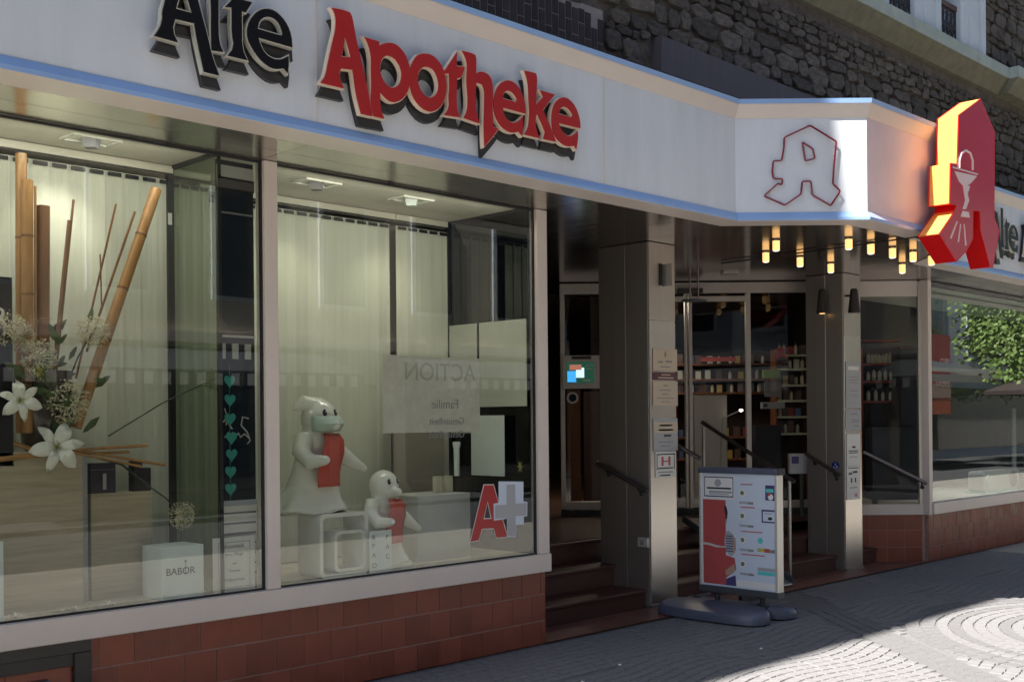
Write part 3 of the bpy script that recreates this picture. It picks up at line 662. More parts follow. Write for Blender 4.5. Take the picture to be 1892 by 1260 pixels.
# neon outline on the diagonal face of the bay
def dpt(r, z, d): h = math.sqrt(.5); return ((d + r) * h, (d - r) * h, z)
SB = (7.55 + FY) * math.sqrt(.5)
nz = thing('neon_symbol', 'dark red neon tube outline of the pharmacy letter A on the slanted white bay panel', 'neon sign', (7.9, 4.68, 3.4))
def rnd_path(p, c=.014, closed=True):
    out = []; n = len(p)
    for i in range(n):
        a, b, d = Vector(p[i-1]), Vector(p[i]), Vector(p[(i+1) % n]); e1 = (a-b); e2 = (d-b)
        k1 = min(c, e1.length*.4); k2 = min(c, e2.length*.4)
        out += [tuple(b + e1.normalized()*k1), tuple(b*.6 + (b + e1.normalized()*k1)*.2 + (b + e2.normalized()*k2)*.2), tuple(b + e2.normalized()*k2)]
    return out + [out[0]]
for L in ([(2.35, 3.934), (2.554, 3.807), (2.53, 3.577), (2.523, 3.477), (2.582, 3.421), (2.506, 3.306), (2.36, 3.392), (2.352, 3.498), (2.284, 3.498), (2.273, 3.399), (2.148, 3.313), (1.984, 3.386), (2.093, 3.484), (2.124, 3.472), (2.131, 3.518), (2.059, 3.521), (2.051, 3.569), (2.058, 3.659), (2.126, 3.662), (2.143, 3.767), (2.147, 3.842)],
          [(2.287, 3.804), (2.37, 3.75), (2.384, 3.675), (2.309, 3.657)]):
    L = rnd_path(L); MB().tube([dpt(r, z, SB - .028) for r, z in L], .0078, 6, False).build('neon_tube', M['neon'], nz, True)
for r, z in [(2.35, 3.934), (2.544, 3.702), (2.053, 3.588), (2.509, 3.309), (2.29, 3.797), (2.148, 3.316), (2.145, 3.811)]: MB().tube([dpt(r, z, SB - .028), dpt(r, z, SB + .002)], .004, 5).build('tube_holder', M['neon'], nz)
for pts in ([(2.373, 4.121), (2.377, 4.116)],): pass
# big red letter symbol hung in front of the bay
FA = 4.07; BA = 4.25
bs = thing('pharmacy_symbol', 'large red three-dimensional pharmacy letter A with pale chalice, hung before the bay', 'illuminated sign', (9.7, 4.15, 2.95))
OA = [(9.835, 4.394), (10.134, 4.159), (10.107, 3.396), (10.22, 3.296), (10.068, 2.957), (10.016, 2.956), (9.811, 3.27), (9.799, 3.421), (9.666, 3.408), (9.654, 3.169), (9.516, 3.046), (9.322, 2.939), (8.999, 3.136), (9.301, 3.36), (9.332, 3.414), (9.202, 3.406), (9.223, 3.745), (9.353, 3.758), (9.391, 4.173)]
face = MB().prism(at_y(OA, FA), (0, .006, 0)).build('front_panel', M['acrylic'], bs)
MB().prism(at_y(OA, BA - .006), (0, .006, 0)).build('back_panel', M['acrylicside'], bs)
n = len(OA); sunlit_sides = {16, 15, 18, 12, 17}
for i in range(n):
    a, b = OA[i], OA[(i+1) % n]; e = Vector((b[0]-a[0], 0, b[1]-a[1])).normalized(); nn = Vector((-e.z, 0, e.x)) * .005
    ptsq = [(a[0], FA + .0065, a[1]), (b[0], FA + .0065, b[1]), (b[0], BA - .0065, b[1]), (a[0], BA - .0065, a[1])]
    MB().prism(ptsq, -nn).build('side_panel', M['acrylic_sunlit' if i in sunlit_sides else 'acrylicside'], bs)
    MB().tube([(a[0], FA + .002, a[1]), (b[0], FA + .002, b[1])], .0045, 5).build('edge_trim', M['acrylicside'], bs)
    if i in (17, 18, 16, 15, 12): MB().tube([(a[0], BA, a[1]), (b[0], BA, b[1])], .005, 5).build('edge_trim', M['acrylicside'], bs)
for P_, nm in (([(9.271, 3.721), (9.759, 3.736), (9.743, 3.714), (9.619, 3.637), (9.542, 3.603), (9.453, 3.596), (9.38, 3.621), (9.3, 3.69), (9.743, 3.718), (9.756, 3.732), (9.277, 3.714)], 'chalice'),
           ([(9.3, 3.69), (9.743, 3.712), (9.619, 3.635), (9.542, 3.6), (9.453, 3.594), (9.38, 3.619)], 'chalice_bowl'),
           ([(9.266, 3.723), (9.765, 3.736), (9.755, 3.724), (9.265, 3.712)], 'chalice_rim'),
           ([(9.462, 3.595), (9.6, 3.607), (9.55, 3.534), (9.579, 3.484), (9.511, 3.399), (9.446, 3.393), (9.501, 3.474), (9.484, 3.522)], 'chalice_stem'),
           ([(9.448, 3.377), (9.568, 3.383), (9.588, 3.338), (9.409, 3.326)], 'chalice_foot'),
           ([(9.329, 3.276), (9.349, 3.276), (9.224, 3.119), (9.196, 3.124)], 'stripe'),
           ([(9.396, 3.261), (9.413, 3.263), (9.369, 3.107), (9.346, 3.107)], 'stripe'),
           ([(9.467, 3.269), (9.482, 3.271), (9.517, 3.094), (9.493, 3.092)], 'stripe')):
    if nm != 'chalice': MB().prism(at_y(P_, FA - .004), (0, .0035, 0)).build(nm, M['symbol'], bs)
arc = [(9.388, 3.728), (9.389, 3.795), (9.429, 3.858), (9.519, 3.898), (9.609, 3.887), (9.653, 3.83), (9.651, 3.75)]
MB().tube([(p[0], FA - .003, p[1]) for p in arc], .010, 6).build('snake', M['symbol'], bs, True)
MB().tube([(9.9, BA - .02, 3.9), (9.9, 4.33, 3.9)], .02, 8).build('bracket', M['iron'], bs); MB().tube([(9.6, BA - .02, 3.4), (9.6, 4.33, 3.4)], .02, 8).build('bracket', M['iron'], bs)
MB().tube([(9.25, 4.38, 3.17), (9.75, 4.24, 3.13)], .008, 6).build('stay_rod', M['iron'], bs)
# bay front panel carries the red sign's bounced light in its pink colour
# ================================================================ LAMPS UNDER THE BAY
proto = None
lamp_labels = ['small lit cylinder lamp, leftmost but one, hanging close to the slanted bay corner', 'small lit cylinder lamp, leftmost of all under the bay', 'small lit cylinder lamp third from the left, crossed by the black rod', 'small lit cylinder lamp hanging just left of the right column top', 'small lit cylinder lamp above the right column, first of the front row', 'small lit cylinder lamp second in the front row under the bay', 'small lit cylinder lamp third in the front row under the bay', 'small lit cylinder lamp fourth in the front row, near the red symbol', 'small lit cylinder lamp half hidden behind the foot of the red symbol', 'small lit cylinder lamp set lowest, below the front row beside the symbol']
lampxy = [(8.64, 5.366), (9.189, 5.818), (9.718, 5.773), (10.365, 5.809), (9.038, 4.892), (9.442, 4.896), (9.835, 4.887), (10.209, 4.869), (10.585, 4.864), (10.958, 5.342), (8.52, 5.78)]
for i, (x, y) in enumerate(lampxy[:10]):
    if proto is None:
        t = thing('ceiling_lamp', 'small lit amber glass cylinder lamp on the bronze ceiling under the bay', 'lamp', (x, y, ZS - .002), 'small cylinder lamps under the bay ceiling')
        MB().lathe((x, y, ZS - .012), [(.038, 0), (.038, .010)], 16).build('canopy', M['rail'], t, True)
        MB().lathe((x, y, ZS - .098), [(.026, 0), (.031, .004), (.031, .085), (.026, .086)], 16).build('glass_shade', M['lamp'], t, True)
        MB().lathe((x, y, ZS - .1005), [(.0, 0), (.022, .001), (.022, .003)], 14).build('bulb', M['lampcap'], t, True)
        proto = t
    else: t = dup(proto, None, (x, y, ZS - .002))
    t['label'] = lamp_labels[i]
sj = thing('cable_rail', 'thin black rod running front to back under the bay ceiling between the lamps', 'rod', (9.5, 5.6, ZS - .03))
MB().tube([(9.467, 6.504, 3.19), (9.361, 4.716, 3.19), (9.332, 4.387, 3.19)], .007, 6).build('rod', M['iron'], sj)
# suspended sensor above the doors and door contact box
ss = thing('ceiling_sensor', 'black disc sensor hanging from two chrome rods left of the centre doors', 'sensor', (9.2, 6.6, 3.0))
px_ = (8.045, 5.855, 3.2)
sc = Vector((9.897, 7.13, 3.07)); sc = Vector((9.72, 7.02, 2.865))
for dx in (-.03, .03): MB().tube([(sc.x + dx, sc.y - dx, ZS), (sc.x + dx, sc.y - dx, sc.z + .02)], .008, 8).build('rod', M['railp'], ss)
MB().lathe((sc.x, sc.y, sc.z), [(.05, 0), (.13, .008), (.135, .022), (.05, .035)], 20).build('disc', M['grey_plastic'], ss, True)
db = DB('door_sensor', (1.889, 2.164), (DS - .14, DS - .03), (3.07, 3.12), 'framedark', None); tag(db, 'flat black motion sensor box on the rail above the centre doors', 'sensor')
# pale louvred strip near the header
cl = thing('ceiling_vent', 'pale louvred vent in the dark ceiling right of the hanging sensor', 'vent', (10.1, 6.75, ZS))
for k in range(4): DB('louvre', (2.246, 2.407), (17.0*.7071 - .02 + k*.05, 17.0*.7071 + .005 + k*.05), (ZS - .022, ZS - .002), 'railp', cl)
# ================================================================ COLUMN FITTINGS
def plate(name, x0y0, x1y1, Yp, m, label, cat, lines=(), par=None):
    pass
def cplate(pa, pb, Yp, m, label, lines, grp=None):   # pa/pb: corner points of a plate on the front of a column
    x0, z1, x1, z0 = pa[0], pa[2], pb[0], pb[2]
    t = thing('name_plate', label, 'sign', ((x0+x1)/2, Yp, z0)); B('plate', (x0, Yp - .004, z0), (x1, Yp, z1), m, t)
    w_ = x1 - x0; h_ = z1 - z0
    for (fx, fz, fw, fh, mm) in lines: B('print_line', (x0 + w_*fx, Yp - .0052, z0 + h_*fz), (x0 + w_*(fx+fw), Yp - .004, z0 + h_*(fz+fh)), mm, t)
    return t
Y1 = 6.152
cplate((7.901, 6.15, 2.273), (8.246, 6.15, 2.078), Y1, 'plate_beige', 'beige name plate with a small caduceus, uppermost plate on the left column', [(.47,.62,.05,.25,'inkgrey'),(.42,.72,.15,.04,'inkgrey'),(.2,.35,.2,.08,'inkgrey'),(.5,.38,.28,.08,'inkgrey'),(.3,.15,.4,.05,'inkgrey')])
cplate((7.898, 6.15, 2.065), (8.253, 6.15, 1.996), Y1, 'plate_maroon', 'dark maroon strip plate between the two beige plates on the left column', [(.33,.62,.36,.12,'plate_beige'),(.2,.22,.62,.14,'plate_beige')])
cplate((7.897, 6.15, 1.985), (8.25, 6.15, 1.768), Y1, 'plate_beige', 'plain beige name plate with faint lines below the maroon strip', [(.4,.80,.2,.05,'inkgrey'),(.25,.62,.45,.04,'inkgrey'),(.36,.46,.26,.04,'inkgrey'),(.14,.3,.7,.03,'inkgrey'),(.3,.15,.4,.03,'inkgrey')])
cplate((7.896, 6.15, 1.658), (8.244, 6.15, 1.37), Y1, 'plate_grey', 'pale grey name plate with a beige band and black word on the left column', [(0.0,.56,1,.32,'plate_beige'),(.25,.76,.5,.05,'inkgrey'),(.2,.62,.6,.05,'inkgrey'),(.42,.44,.3,.06,'ink'),(.2,.26,.6,.03,'inkgrey'),(.3,.14,.4,.03,'inkgrey')])
cplate((7.922, 6.15, 1.364), (8.216, 6.15, 1.139), Y1, 'paper', 'white notice showing two people keeping distance, lowest sheet on the left column', [(.05,.88,.9,.04,'ink'),(.05,.30,.03,.6,'ink'),(.9,.30,.03,.6,'ink'),(.28,.45,.1,.36,'inkred'),(.62,.45,.1,.36,'inkred'),(.38,.6,.24,.05,'inkred'),(.1,.33,.75,.05,'ink'),(.12,.18,.7,.04,'inkgrey'),(.2,.05,.5,.05,'ink')])
Y2 = 6.097
cplate((11.169, 6.1, 2.25), (11.498, 6.1, 1.756), Y2, 'plate_grey', 'tall grey metal name plate, uppermost on the right column', [(.15,.82,.7,.08,'paper'),(.25,.66,.6,.015,'inkgrey'),(.25,.60,.6,.015,'inkgrey'),(.25,.54,.6,.015,'inkgrey'),(.3,.36,.5,.015,'inkgrey'),(.3,.26,.5,.015,'inkgrey')])
cplate((11.16, 6.1, 1.732), (11.494, 6.1, 1.513), Y2, 'plate_grey', 'small square grey name plate in the middle of the right column', [(.3,.76,.5,.06,'inkgrey'),(.36,.48,.5,.05,'inkgrey'),(.36,.38,.5,.05,'inkgrey'),(.5,.18,.35,.05,'inkgrey')])
cplate((11.178, 6.1, 1.471), (11.462, 6.1, 1.123), Y2, 'paper', 'white printed notice with a black mark under the grey plates', [(.4,.56,.25,.06,'ink'),(.15,.46,.7,.03,'ink'),(.15,.40,.7,.03,'ink'),(.2,.28,.6,.02,'inkgrey')])
cplate((11.172, 6.1, 1.128), (11.456, 6.1, 0.763), Y2, 'paper', 'creased white notice with small black figures, lowest sheet on the right column', [(.1,.92,.8,.02,'ink'),(.15,.74,.25,.06,'ink'),(.45,.78,.35,.06,'ink'),(.3,.5,.1,.14,'ink'),(.6,.5,.1,.14,'ink'),(.2,.34,.6,.02,'ink'),(.62,.08,.14,.08,'inkred')])
# slim wall bracket on the left column, switch box, wheelchair badge
t = thing('wall_bracket', 'narrow black slot and small steel flag high on the left column', 'bracket', (8.0, 6.12, 2.7))
B('slot', (8.0, 6.145, 3.02), (8.036, 6.153, 2.828), 'gasket', t); B('flag', (8.047, 6.05, 3.015), (8.059, 6.152, 2.82), 'railp', t)
p0 = (7.855, 6.292, 0.616); p1 = (7.855, 6.179, 0.534)
t = thing('key_switch', 'small square key switch box low on the side of the left column', 'switch', (7.85, p0[1], p1[2]))
B('housing', (7.835, p0[1], p0[2]), (7.855, p1[1], p1[2]), 'alu', t, .004); B('switch_plate', (7.832, p0[1]*.72 + p1[1]*.28, p0[2]*.75 + p1[2]*.25), (7.836, p0[1]*.3 + p1[1]*.7, p0[2]*.2 + p1[2]*.8), 'inkgrey', t)
q = (11.15, 6.212, 1.132)
t = thing('wheelchair_badge', 'round blue badge with white wheelchair symbol on the side of the right column', 'sign', (11.148, q[1], q[2]))
MB().tube([(11.149, q[1], q[2]), (11.144, q[1], q[2])], .045, 24).build('disc', mat('badge_blue', (.02, .03, .22), .4), t)
MB().tube([(11.142, q[1] + .02*math.cos(a) , q[2] - .012 + .018*math.sin(a)) for a in [2.4 + k*.5 for k in range(9)]], .0035, 5).build('symbol_wheel', M['paper'], t)
MB().tube([(11.142, q[1] + .004, q[2] + .028), (11.142, q[1] + .002, q[2] + .002), (11.142, q[1] - .016, q[2]), (11.142, q[1] - .024, q[2] - .02)], .0035, 5).build('symbol_body', M['paper'], t)
# lanterns on the right column
def lantern(c, ax, label):
    t = thing('wall_lantern', label, 'lantern', c); x, y, z = c
    MB().lathe((x, y, z - .13), [(.062, 0), (.065, .01), (.04, .24), (.03, .26)], 4 if ax else 12, 1, 1).build('shade', M['framedark' if ax == 0 else 'steel_side'], t)
    MB().lathe((x, y, z - .135), [(.03, 0), (.03, .006)], 10).build('bulb', M['lamp'], t)
    return t
a = (11.07, 6.311, 2.906); lt = lantern(a, 0, 'black tapered lantern on the side of the right column'); MB().tube([(a[0], a[1], a[2] + .06), (11.15, a[1], a[2] + .06)], .012, 6).build('arm', M['iron'], lt)
a = (11.189, 6.0, 2.895); lt = lantern(a, 0, 'brown tapered lantern on the front of the right column'); lt.children[0].data.materials[0] = M['cornicedark'] if False else M['rail']; MB().tube([(a[0], 6.0, a[2] + .06), (a[0], 6.1, a[2] + .06)], .012, 6).build('arm', M['iron'], lt)
# ================================================================ HANDRAILS
def handrail(label, path, brackets=(), posts=()):
    t = thing('handrail', label, 'handrail', path[-1]); MB().tube(path, .021, 12).build('rail', M['rail'], t, True)
    for a, b in brackets: MB().tube([a, b], .010, 8).build('bracket', M['iron'], t); MB().ball(b, .022, 10).build('rosette', M['iron'], t, True)
    for a, b in posts: MB().tube([a, b], .017, 12).build('post', M['railp'], t, True)
    return t
handrail('short black handrail fixed to the side of the left column', [(7.79, 6.71, 1.264), (7.79, 6.142, 1.028)], [((7.79, 6.62, 1.215), (7.85, 6.62, 1.16)), ((7.79, 6.25, 1.06), (7.85, 6.25, 1.0))])
handrail('long free-standing handrail on two steel posts behind the sandwich board', [(9.96, 7.108, 1.613), (9.96, 6.001, 1.017)], [], [((9.96, 7.09, .55), (9.96, 7.09, 1.56)), ((9.96, 6.06, 0.0), (9.96, 6.06, 1.03))])
handrail('black handrail to the right of the left column, above the sandwich board', [(8.30, 6.66, 1.63), (8.30, 5.95, 1.30)], [((8.3, 6.5, 1.54), (8.24, 6.5, 1.5))])
handrail('short handrail on the side of the right column beside the wheelchair badge', [(11.09, 6.54, 1.258), (11.09, 6.128, 1.03)], [((11.09, 6.46, 1.2), (11.15, 6.46, 1.15)), ((11.09, 6.2, 1.05), (11.15, 6.2, .99))])
handrail('steel handrail sloping across the splayed window at right', [(11.831, 6.249, 1.259), (12.333, 5.747, 0.9)], [((12.29, 5.79, 0.931), (12.434, 5.846, 0.849))])
# ramp leaning on the steps
rp = MB(); a, b = Vector((8.95, 6.66, .56)), Vector((9.30, 5.86, .02)); 
rt = thing('step_ramp', 'grey steel wheel ramp lying on the steps behind the sandwich board', 'ramp', (9.9, 6.4, 0))
for dx in (0, .34):
    A0, B0 = (9.45 + dx, 7.0, .60), (9.45 + dx, 5.93, .02)
    MB().prism([A0, B0, (B0[0], B0[1], .09), (A0[0], A0[1], .67)], (.02, 0, 0)).build('side_rail', M['grey_plastic'], rt)
MB().prism([(9.47, 7.0, .605), (9.47, 5.93, .025), (9.79, 5.93, .025), (9.79, 7.0, .605)], (0, .005, .012)).build('ramp_plate', M['steel_side'], rt)
# ================================================================ DOOR DETAILS
t = thing('info_screen', 'lit screen in a beige housing on the left glass door leaf', 'screen', (9.7, 8.5, 2.1))
DB('housing', (0.58, 1.021), (DS - .09, DS - .035), (2.002, 2.376), 'frame', t)
DB('speaker_slot', (0.68, 0.901), (DS - .093, DS - .088), (2.333, 2.367), 'gasket', t)
def scr(nm, a, b, c, d, m, o=0.): DB(nm, (a, b), (DS - .096 - o, DS - .0905), (d, c), m, t)
scr('display', 0.618, 0.931, 2.304, 2.065, 'screen')
scr('display_picture', 0.631, 0.728, 2.2, 2.077, 'screenblue', .002)
scr('display_picture', 0.728, 0.82, 2.237, 2.126, 'screenwhite', .002)
scr('display_picture', 0.655, 0.791, 2.273, 2.212, 'screenskin', .003)
scr('display_text', 0.839, 0.912, 2.267, 2.255, 'paper', .002)
scr('display_text', 0.851, 0.907, 2.231, 2.221, 'paper', .002)
scr('display_text', 0.802, 0.888, 2.102, 2.087, 'paper', .002)
q = (0.689, 1.899); t = thing('door_porthole', 'round glass speaking port in a steel ring below the screen', 'porthole', dpt(q[0], q[1], DS - .04))
MB().tube([dpt(q[0], q[1], DS - .03), dpt(q[0], q[1], DS - .06)], .065, 24).build('ring', M['frame'], t, True); MB().tube([dpt(q[0], q[1], DS - .058), dpt(q[0], q[1], DS - .064)], .045, 24).build('glass_disc', M['darkpane'], t, True)
t = thing('door_keypad', 'grey intercom box with dark blue display beside the right column', 'intercom', (11.3, 6.8, 1.0))
DB('housing', (3.076, 3.281), (17.9*.7071 - .04, 17.9*.7071 + .04), (1.03, 1.253), 'plate_grey', t, .004)
DB('display', (3.1, 3.179), (17.9*.7071 - .045, 17.9*.7071 - .0401), (1.144, 1.222), 'inkblue', t)
DB('post', (3.2, 3.237), (17.9*.7071 - .02, 17.9*.7071 + .02), (.55, 1.024), 'framedark', t)
# ================================================================ SHOP INTERIOR
def shelf_unit(label, r0, r1, d0, d1, zs, zt, wood, back, lit='shelf'):
    t = thing('shelf_unit', label, 'shelf', dpt((r0+r1)/2, .55, (d0+d1)/2))
    DB('back_panel', (r0, r1), (d1, d1 + .02), (.55, zt), back, t); DB('side_panel', (r0 - .02, r0), (d0, d1), (.55, zt), wood, t); DB('side_panel', (r1, r1 + .02), (d0, d1), (.55, zt), wood, t)
    for z in zs: DB('shelf_board', (r0, r1), (d0, d1), (z - .025, z), lit, t)
    return t
pb = {}
def product(kind, r, d, z, where):
    nm, lab, grp = {'bottle': ('bottle', 'small pale bottle with dark cap standing on the shop shelves', 'bottles on the shop shelves'), 'box': ('carton', 'small white carton standing on the shop shelves', 'white cartons on the shop shelves'), 'dark': ('carton', 'small dark carton standing on the shop shelves', 'dark cartons on the shop shelves')}[kind]
    if kind not in pb:
        mb = MB()
        if kind == 'bottle':
            o = MB().lathe((0, 0, 0), [(.022, 0), (.024, .01), (.024, .085), (.012, .10), (.012, .11)], 8).mesh(nm, M['bottle']); o2 = MB().lathe((0, 0, .11), [(.014, 0), (.014, .03)], 8).mesh('cap', M['ink']); pb[kind] = (o, o2)
        elif kind == 'box': pb[kind] = (MB().dbox(-.035, .035, -.02, .02, 0, .11).mesh(nm, M['boxwhite']), None)
        else: pb[kind] = (MB().dbox(-.04, .04, -.025, .025, 0, .13).mesh(nm, M['boxdark']), None)
    cv_ = ''
    if kind == 'box': cv_ = random.choice(['white', 'white', 'blue', 'yellow', 'red'])
    if cv_ and cv_ != 'white':
        if kind + cv_ not in pb: pb[kind + cv_] = (MB().dbox(-.035, .035, -.02, .02, 0, .11).mesh(nm, M['box' + cv_]), None)
        kk = kind + cv_
    else: kk = kind
    lab = {'bottle': 'small pale bottle with dark cap ', 'box': 'small %s carton ' % cv_, 'dark': 'small dark carton '}[kind] + where; grp = {'bottle': 'bottles ', 'box': cv_ + ' cartons ', 'dark': 'dark cartons '}[kind] + where
    me, m2 = pb[kk]; o = bpy.data.objects.new(nm, me); col.objects.link(o); o.location = dpt(r, z, d); tag(o, lab, {'bottle': 'bottle', 'box': 'box', 'dark': 'box'}[kind], grp)
    s = .9 + .3 * random.random(); o.scale = (1, 1, s)
    if m2: c = bpy.data.objects.new('cap', m2); col.objects.link(c); c.parent = o
D1 = 21.0 * .7071
zs1 = [2.476, 2.295, 2.085, 1.882, 1.671, 1.451]
shelf_unit('white lit shelf unit full of bottles behind the right door pane', 3.469, 3.865, D1, D1 + .3, zs1, 2.55, 'woodlight', 'shopwall')
NTH = ['top', 'second', 'third', 'fourth', 'fifth', 'lowest']
for zi, z in enumerate(zs1):
    r = 3.469 + .05
    while r < 3.865 - .04: product(random.choice(['bottle', 'box', 'bottle', 'dark']), r, D1 + .08, z, 'on the %s board of the white lit shelves' % NTH[zi]); r += random.uniform(.06, .095)
zs2 = [2.399, 2.192, 2.007, 1.4, 1.1]
D2 = 22.0 * .7071
shelf_unit('orange wood shelf unit with cartons behind the centre doors', 2.257, 3.605, D2, D2 + .35, zs2, 2.2, 'woodlight', 'shopwall', 'woodlight')
for zi, z in enumerate(zs2):
    r = 2.257 + .06
    while r < 3.605 - .05:
        product(random.choice(['box', 'dark', 'box', 'bottle', 'dark']), r, D2 + .1, z, 'on the %s board of the orange wood shelves' % NTH[zi]); r += random.uniform(.085, .17)
t = DB('header_sign', (2.577, 3.046), (21.8*.7071, 21.8*.7071 + .03), (2.422, 2.481), 'banner', None); tag(t, 'thin red header sign above the wooden shelves behind the centre doors', 'sign')
t = DB('counter', (2.26, 2.679), (20*.7071, 20*.7071 + .5), (.55, 1.942), 'steel_side', None, .01); tag(t, 'tall brown grey counter block just inside the centre doors', 'counter')
t = DB('counter', (2.974, 3.284), (19.6*.7071, 19.6*.7071 + .5), (.55, 1.56), 'navy', None, .01); tag(t, 'dark navy display block inside behind the right door pane', 'counter')
t = DB('carton', (3.278, 3.496), (20.9*.7071, 20.9*.7071 + .1), (2.172, 2.278), 'green', None); tag(t, 'wide green carton on the shelf left of the lit shelves', 'box')
t = DB('poster', (3.27, 3.493), (20.8*.7071, 20.8*.7071 + .01), (1.925, 2.128), 'inkgrey', None); tag(t, 'grey printed poster hanging below the green carton', 'poster')
t = thing('product_box', 'pale box with a blue dot below the grey poster', 'box', dpt(3.34, 1.8, 20.7*.7071)); DB('carton_body', (3.222, 3.514), (20.7*.7071, 20.7*.7071 + .1), (1.77, 1.854), 'plate_grey', t); DB('print_dot', (3.243, 3.291), (20.7*.7071 - .004, 20.7*.7071 - .001), (1.791, 1.833), 'inkblue', t)
# small red letter logo above the shelves
t = thing('red_logo_sign', 'small red pharmacy letter standing above the lit shelves inside', 'sign', dpt(3.506, 2.3, 20.9*.7071))
LA = [(3.506, 2.586), (3.562, 2.543), (3.554, 2.473), (3.596, 2.437), (3.575, 2.409), (3.526, 2.445), (3.49, 2.445), (3.455, 2.41), (3.412, 2.432), (3.463, 2.466), (3.456, 2.551)]
MB().prism([dpt(r, z, 20.9*.7071) for r, z in LA], (.02, .02, 0)).build('letter', M['red'], t)
t = thing('desk_lamp', 'bright white lamp head on a thin arm inside behind the doors', 'lamp', (11.775, 7.825, 1.747))
q = Vector((11.775, 7.825, 1.747)); MB().ball(q, .02, 12, 1.2, 1.2, .8).build('lamp_head', mat('lamp_white_lit', (.9, .9, .85), .4, emit=(1, .92, .75), es=3.5), t, True); MB().tube([q, q + Vector((-.16, .16, -.1)), q + Vector((-.2, .2, -1.1))], .008, 6).build('arm', M['railp'], t)
# pale wood column inside the left door leaf
t = DB('wood_panel', (0.651, 0.81), (19*.7071, 19*.7071 + .06), (.55, 2.0), 'woodlight', None); tag(t, 'orange wood panel seen through the left glass door leaf', 'panel')
t = DB('rack', (0.894, 1.096), (20*.7071, 20*.7071 + .2), (.55, 2.0), 'boxdark', None); tag(t, 'dark cluttered rack seen through the left glass door leaf', 'rack')
# shelves behind the splayed window
D3 = 19.6 * .7071
zs3 = [2.595, 2.305, 2.094, 1.85]
shelf_unit('red wood shelf unit with rows of white bottles behind the splayed window', 4.288, 4.736, D3, D3 + .3, zs3, 2.5, 'redwood', 'shopwall', 'redwood')
for z, st_, wh in ((zs3[1], .045, 'upper'), (zs3[2], .07, 'middle'), (zs3[3], .09, 'lower')):
    r = 4.367
    while r < 4.723: product('bottle', r, D3 + .06, z, 'in the %s row behind the splayed window' % wh); r += st_
t = DB('cabinet', (4.646, 4.892), (19.2*.7071, 19.2*.7071 + .5), (.55, 2.46), 'navy', None); tag(t, 'tall black cabinet behind the splayed window beside the bottles', 'cabinet')
t = DB('counter', (4.26, 4.822), (19.0*.7071, 19.0*.7071 + .3), (.55, 1.524), 'navy', None); tag(t, 'low black counter behind the sloping handrail at right', 'counter')
L = bpy.data.lights.new('shop_ceiling_light', 'AREA'); L.energy = 9; L.size = 1.2; L.color = (1, .85, .65); o = bpy.data.objects.new('shop_ceiling_light', L); col.objects.link(o); o.location = (11.2, 9.2, 3.1)
# ================================================================ SANDWICH BOARD
XB = 7.955
bd_ = thing('sandwich_board', 'pavement poster stand with red and pale blue poster on a grey blue plastic foot', 'sandwich board', (8.0, 5.35, 0))
yl, yr, zb, zt = 5.70, 4.945, .235, 1.20
def PB(nm, y0, y1, z0, z1, m, x0=XB - .004, x1=XB): return B(nm, (x0, y0, z0), (x1, y1, z1), m, bd_)
B('board_core', (XB, yr, zb), (XB + .055, yl, zt), 'plate_grey', bd_)
B('side_profile', (XB - .016, yl - .022, zb), (XB + .07, yl + .006, zt), 'alu', bd_, .006); B('side_profile', (XB - .016, yr - .006, zb - .01), (XB + .07, yr + .022, zt), 'alu', bd_, .006)
B('top_profile', (XB - .026, yr - .012, zt - .005), (XB + .08, yl + .012, zt + .045), 'shade_plastic', bd_, .012); B('bottom_profile', (XB - .02, yr - .008, zb - .035), (XB + .075, yl + .008, zb + .018), 'grey_plastic', bd_, .006)
B('end_cap', (XB - .028, yr - .018, zt - .007), (XB + .082, yr - .011, zt + .047), 'ink', bd_)
po = PB('poster', yl - .022, yr + .022, zb + .018, zt - .005, 'paperblue')
H_ = zt - zb - .023; W_ = yl - yr - .044
def pr(nm, u0, u1, v0, v1, m, k=1):   # u from left 0..1, v from top 0..1
    return MB().box((XB - .004 - .0008*k, yl - .022 - W_*u0, zt - .005 - H_*v0), (XB - .0041, yl - .022 - W_*u1, zt - .005 - H_*v1)).build(nm, M[m], po)
pr('print_red', .01, .33, .235, .985, 'banner'); pr('print_card', .02, .45, .02, .23, 'paper'); 
for a in ((.03,.44,.03,.04),(.03,.44,.20,.21),(.03,.04,.03,.21),(.43,.44,.03,.21)): pr('print_border', *a, 'inkblue', 2)
pr('print_line', .07, .41, .125, .14, 'ink', 2); pr('print_line', .1, .42, .155, .175, 'plate_grey', 2); pr('print_line', .1, .38, .18, .19, 'plate_grey', 2)
def prdisc(u, v, ru, m, k=2, nm='print_disc', sq=1.0):
    y_, z_ = yl - .022 - W_*u, zt - .005 - H_*v; return MB().lathe((0, 0, 0), [(0.001, 0)], 4) and MB().prism([(XB - .004 - .0008*k, y_ + W_*ru*math.cos(t_), z_ + W_*ru*sq*math.sin(t_)) for t_ in [i*math.pi/10 for i in range(20)]], (.0007*k, 0, 0)).build(nm, M[m], po)
prdisc(.225, .085, .045, 'plate_grey', 3)
def prpoly(nm, pts, m, k=2): return MB().prism([(XB - .004 - .0008*k, yl - .022 - W_*u, zt - .005 - H_*v) for u, v in pts], (.0007*k, 0, 0)).build(nm, M[m], po)
prpoly('print_hair', [(.32,.27),(.345,.30),(.36,.34),(.35,.40),(.33,.46),(.32,.48),(.33,.38),(.31,.3)], 'ink', 2)
prpoly('print_neck', [(.33,.40),(.345,.40),(.335,.46),(.325,.47)], 'skin', 3)
prpoly('print_sleeve', [(.36,.50),(.43,.53),(.46,.60),(.44,.70),(.40,.73),(.34,.69),(.31,.62),(.32,.54)], 'plate_grey', 2)
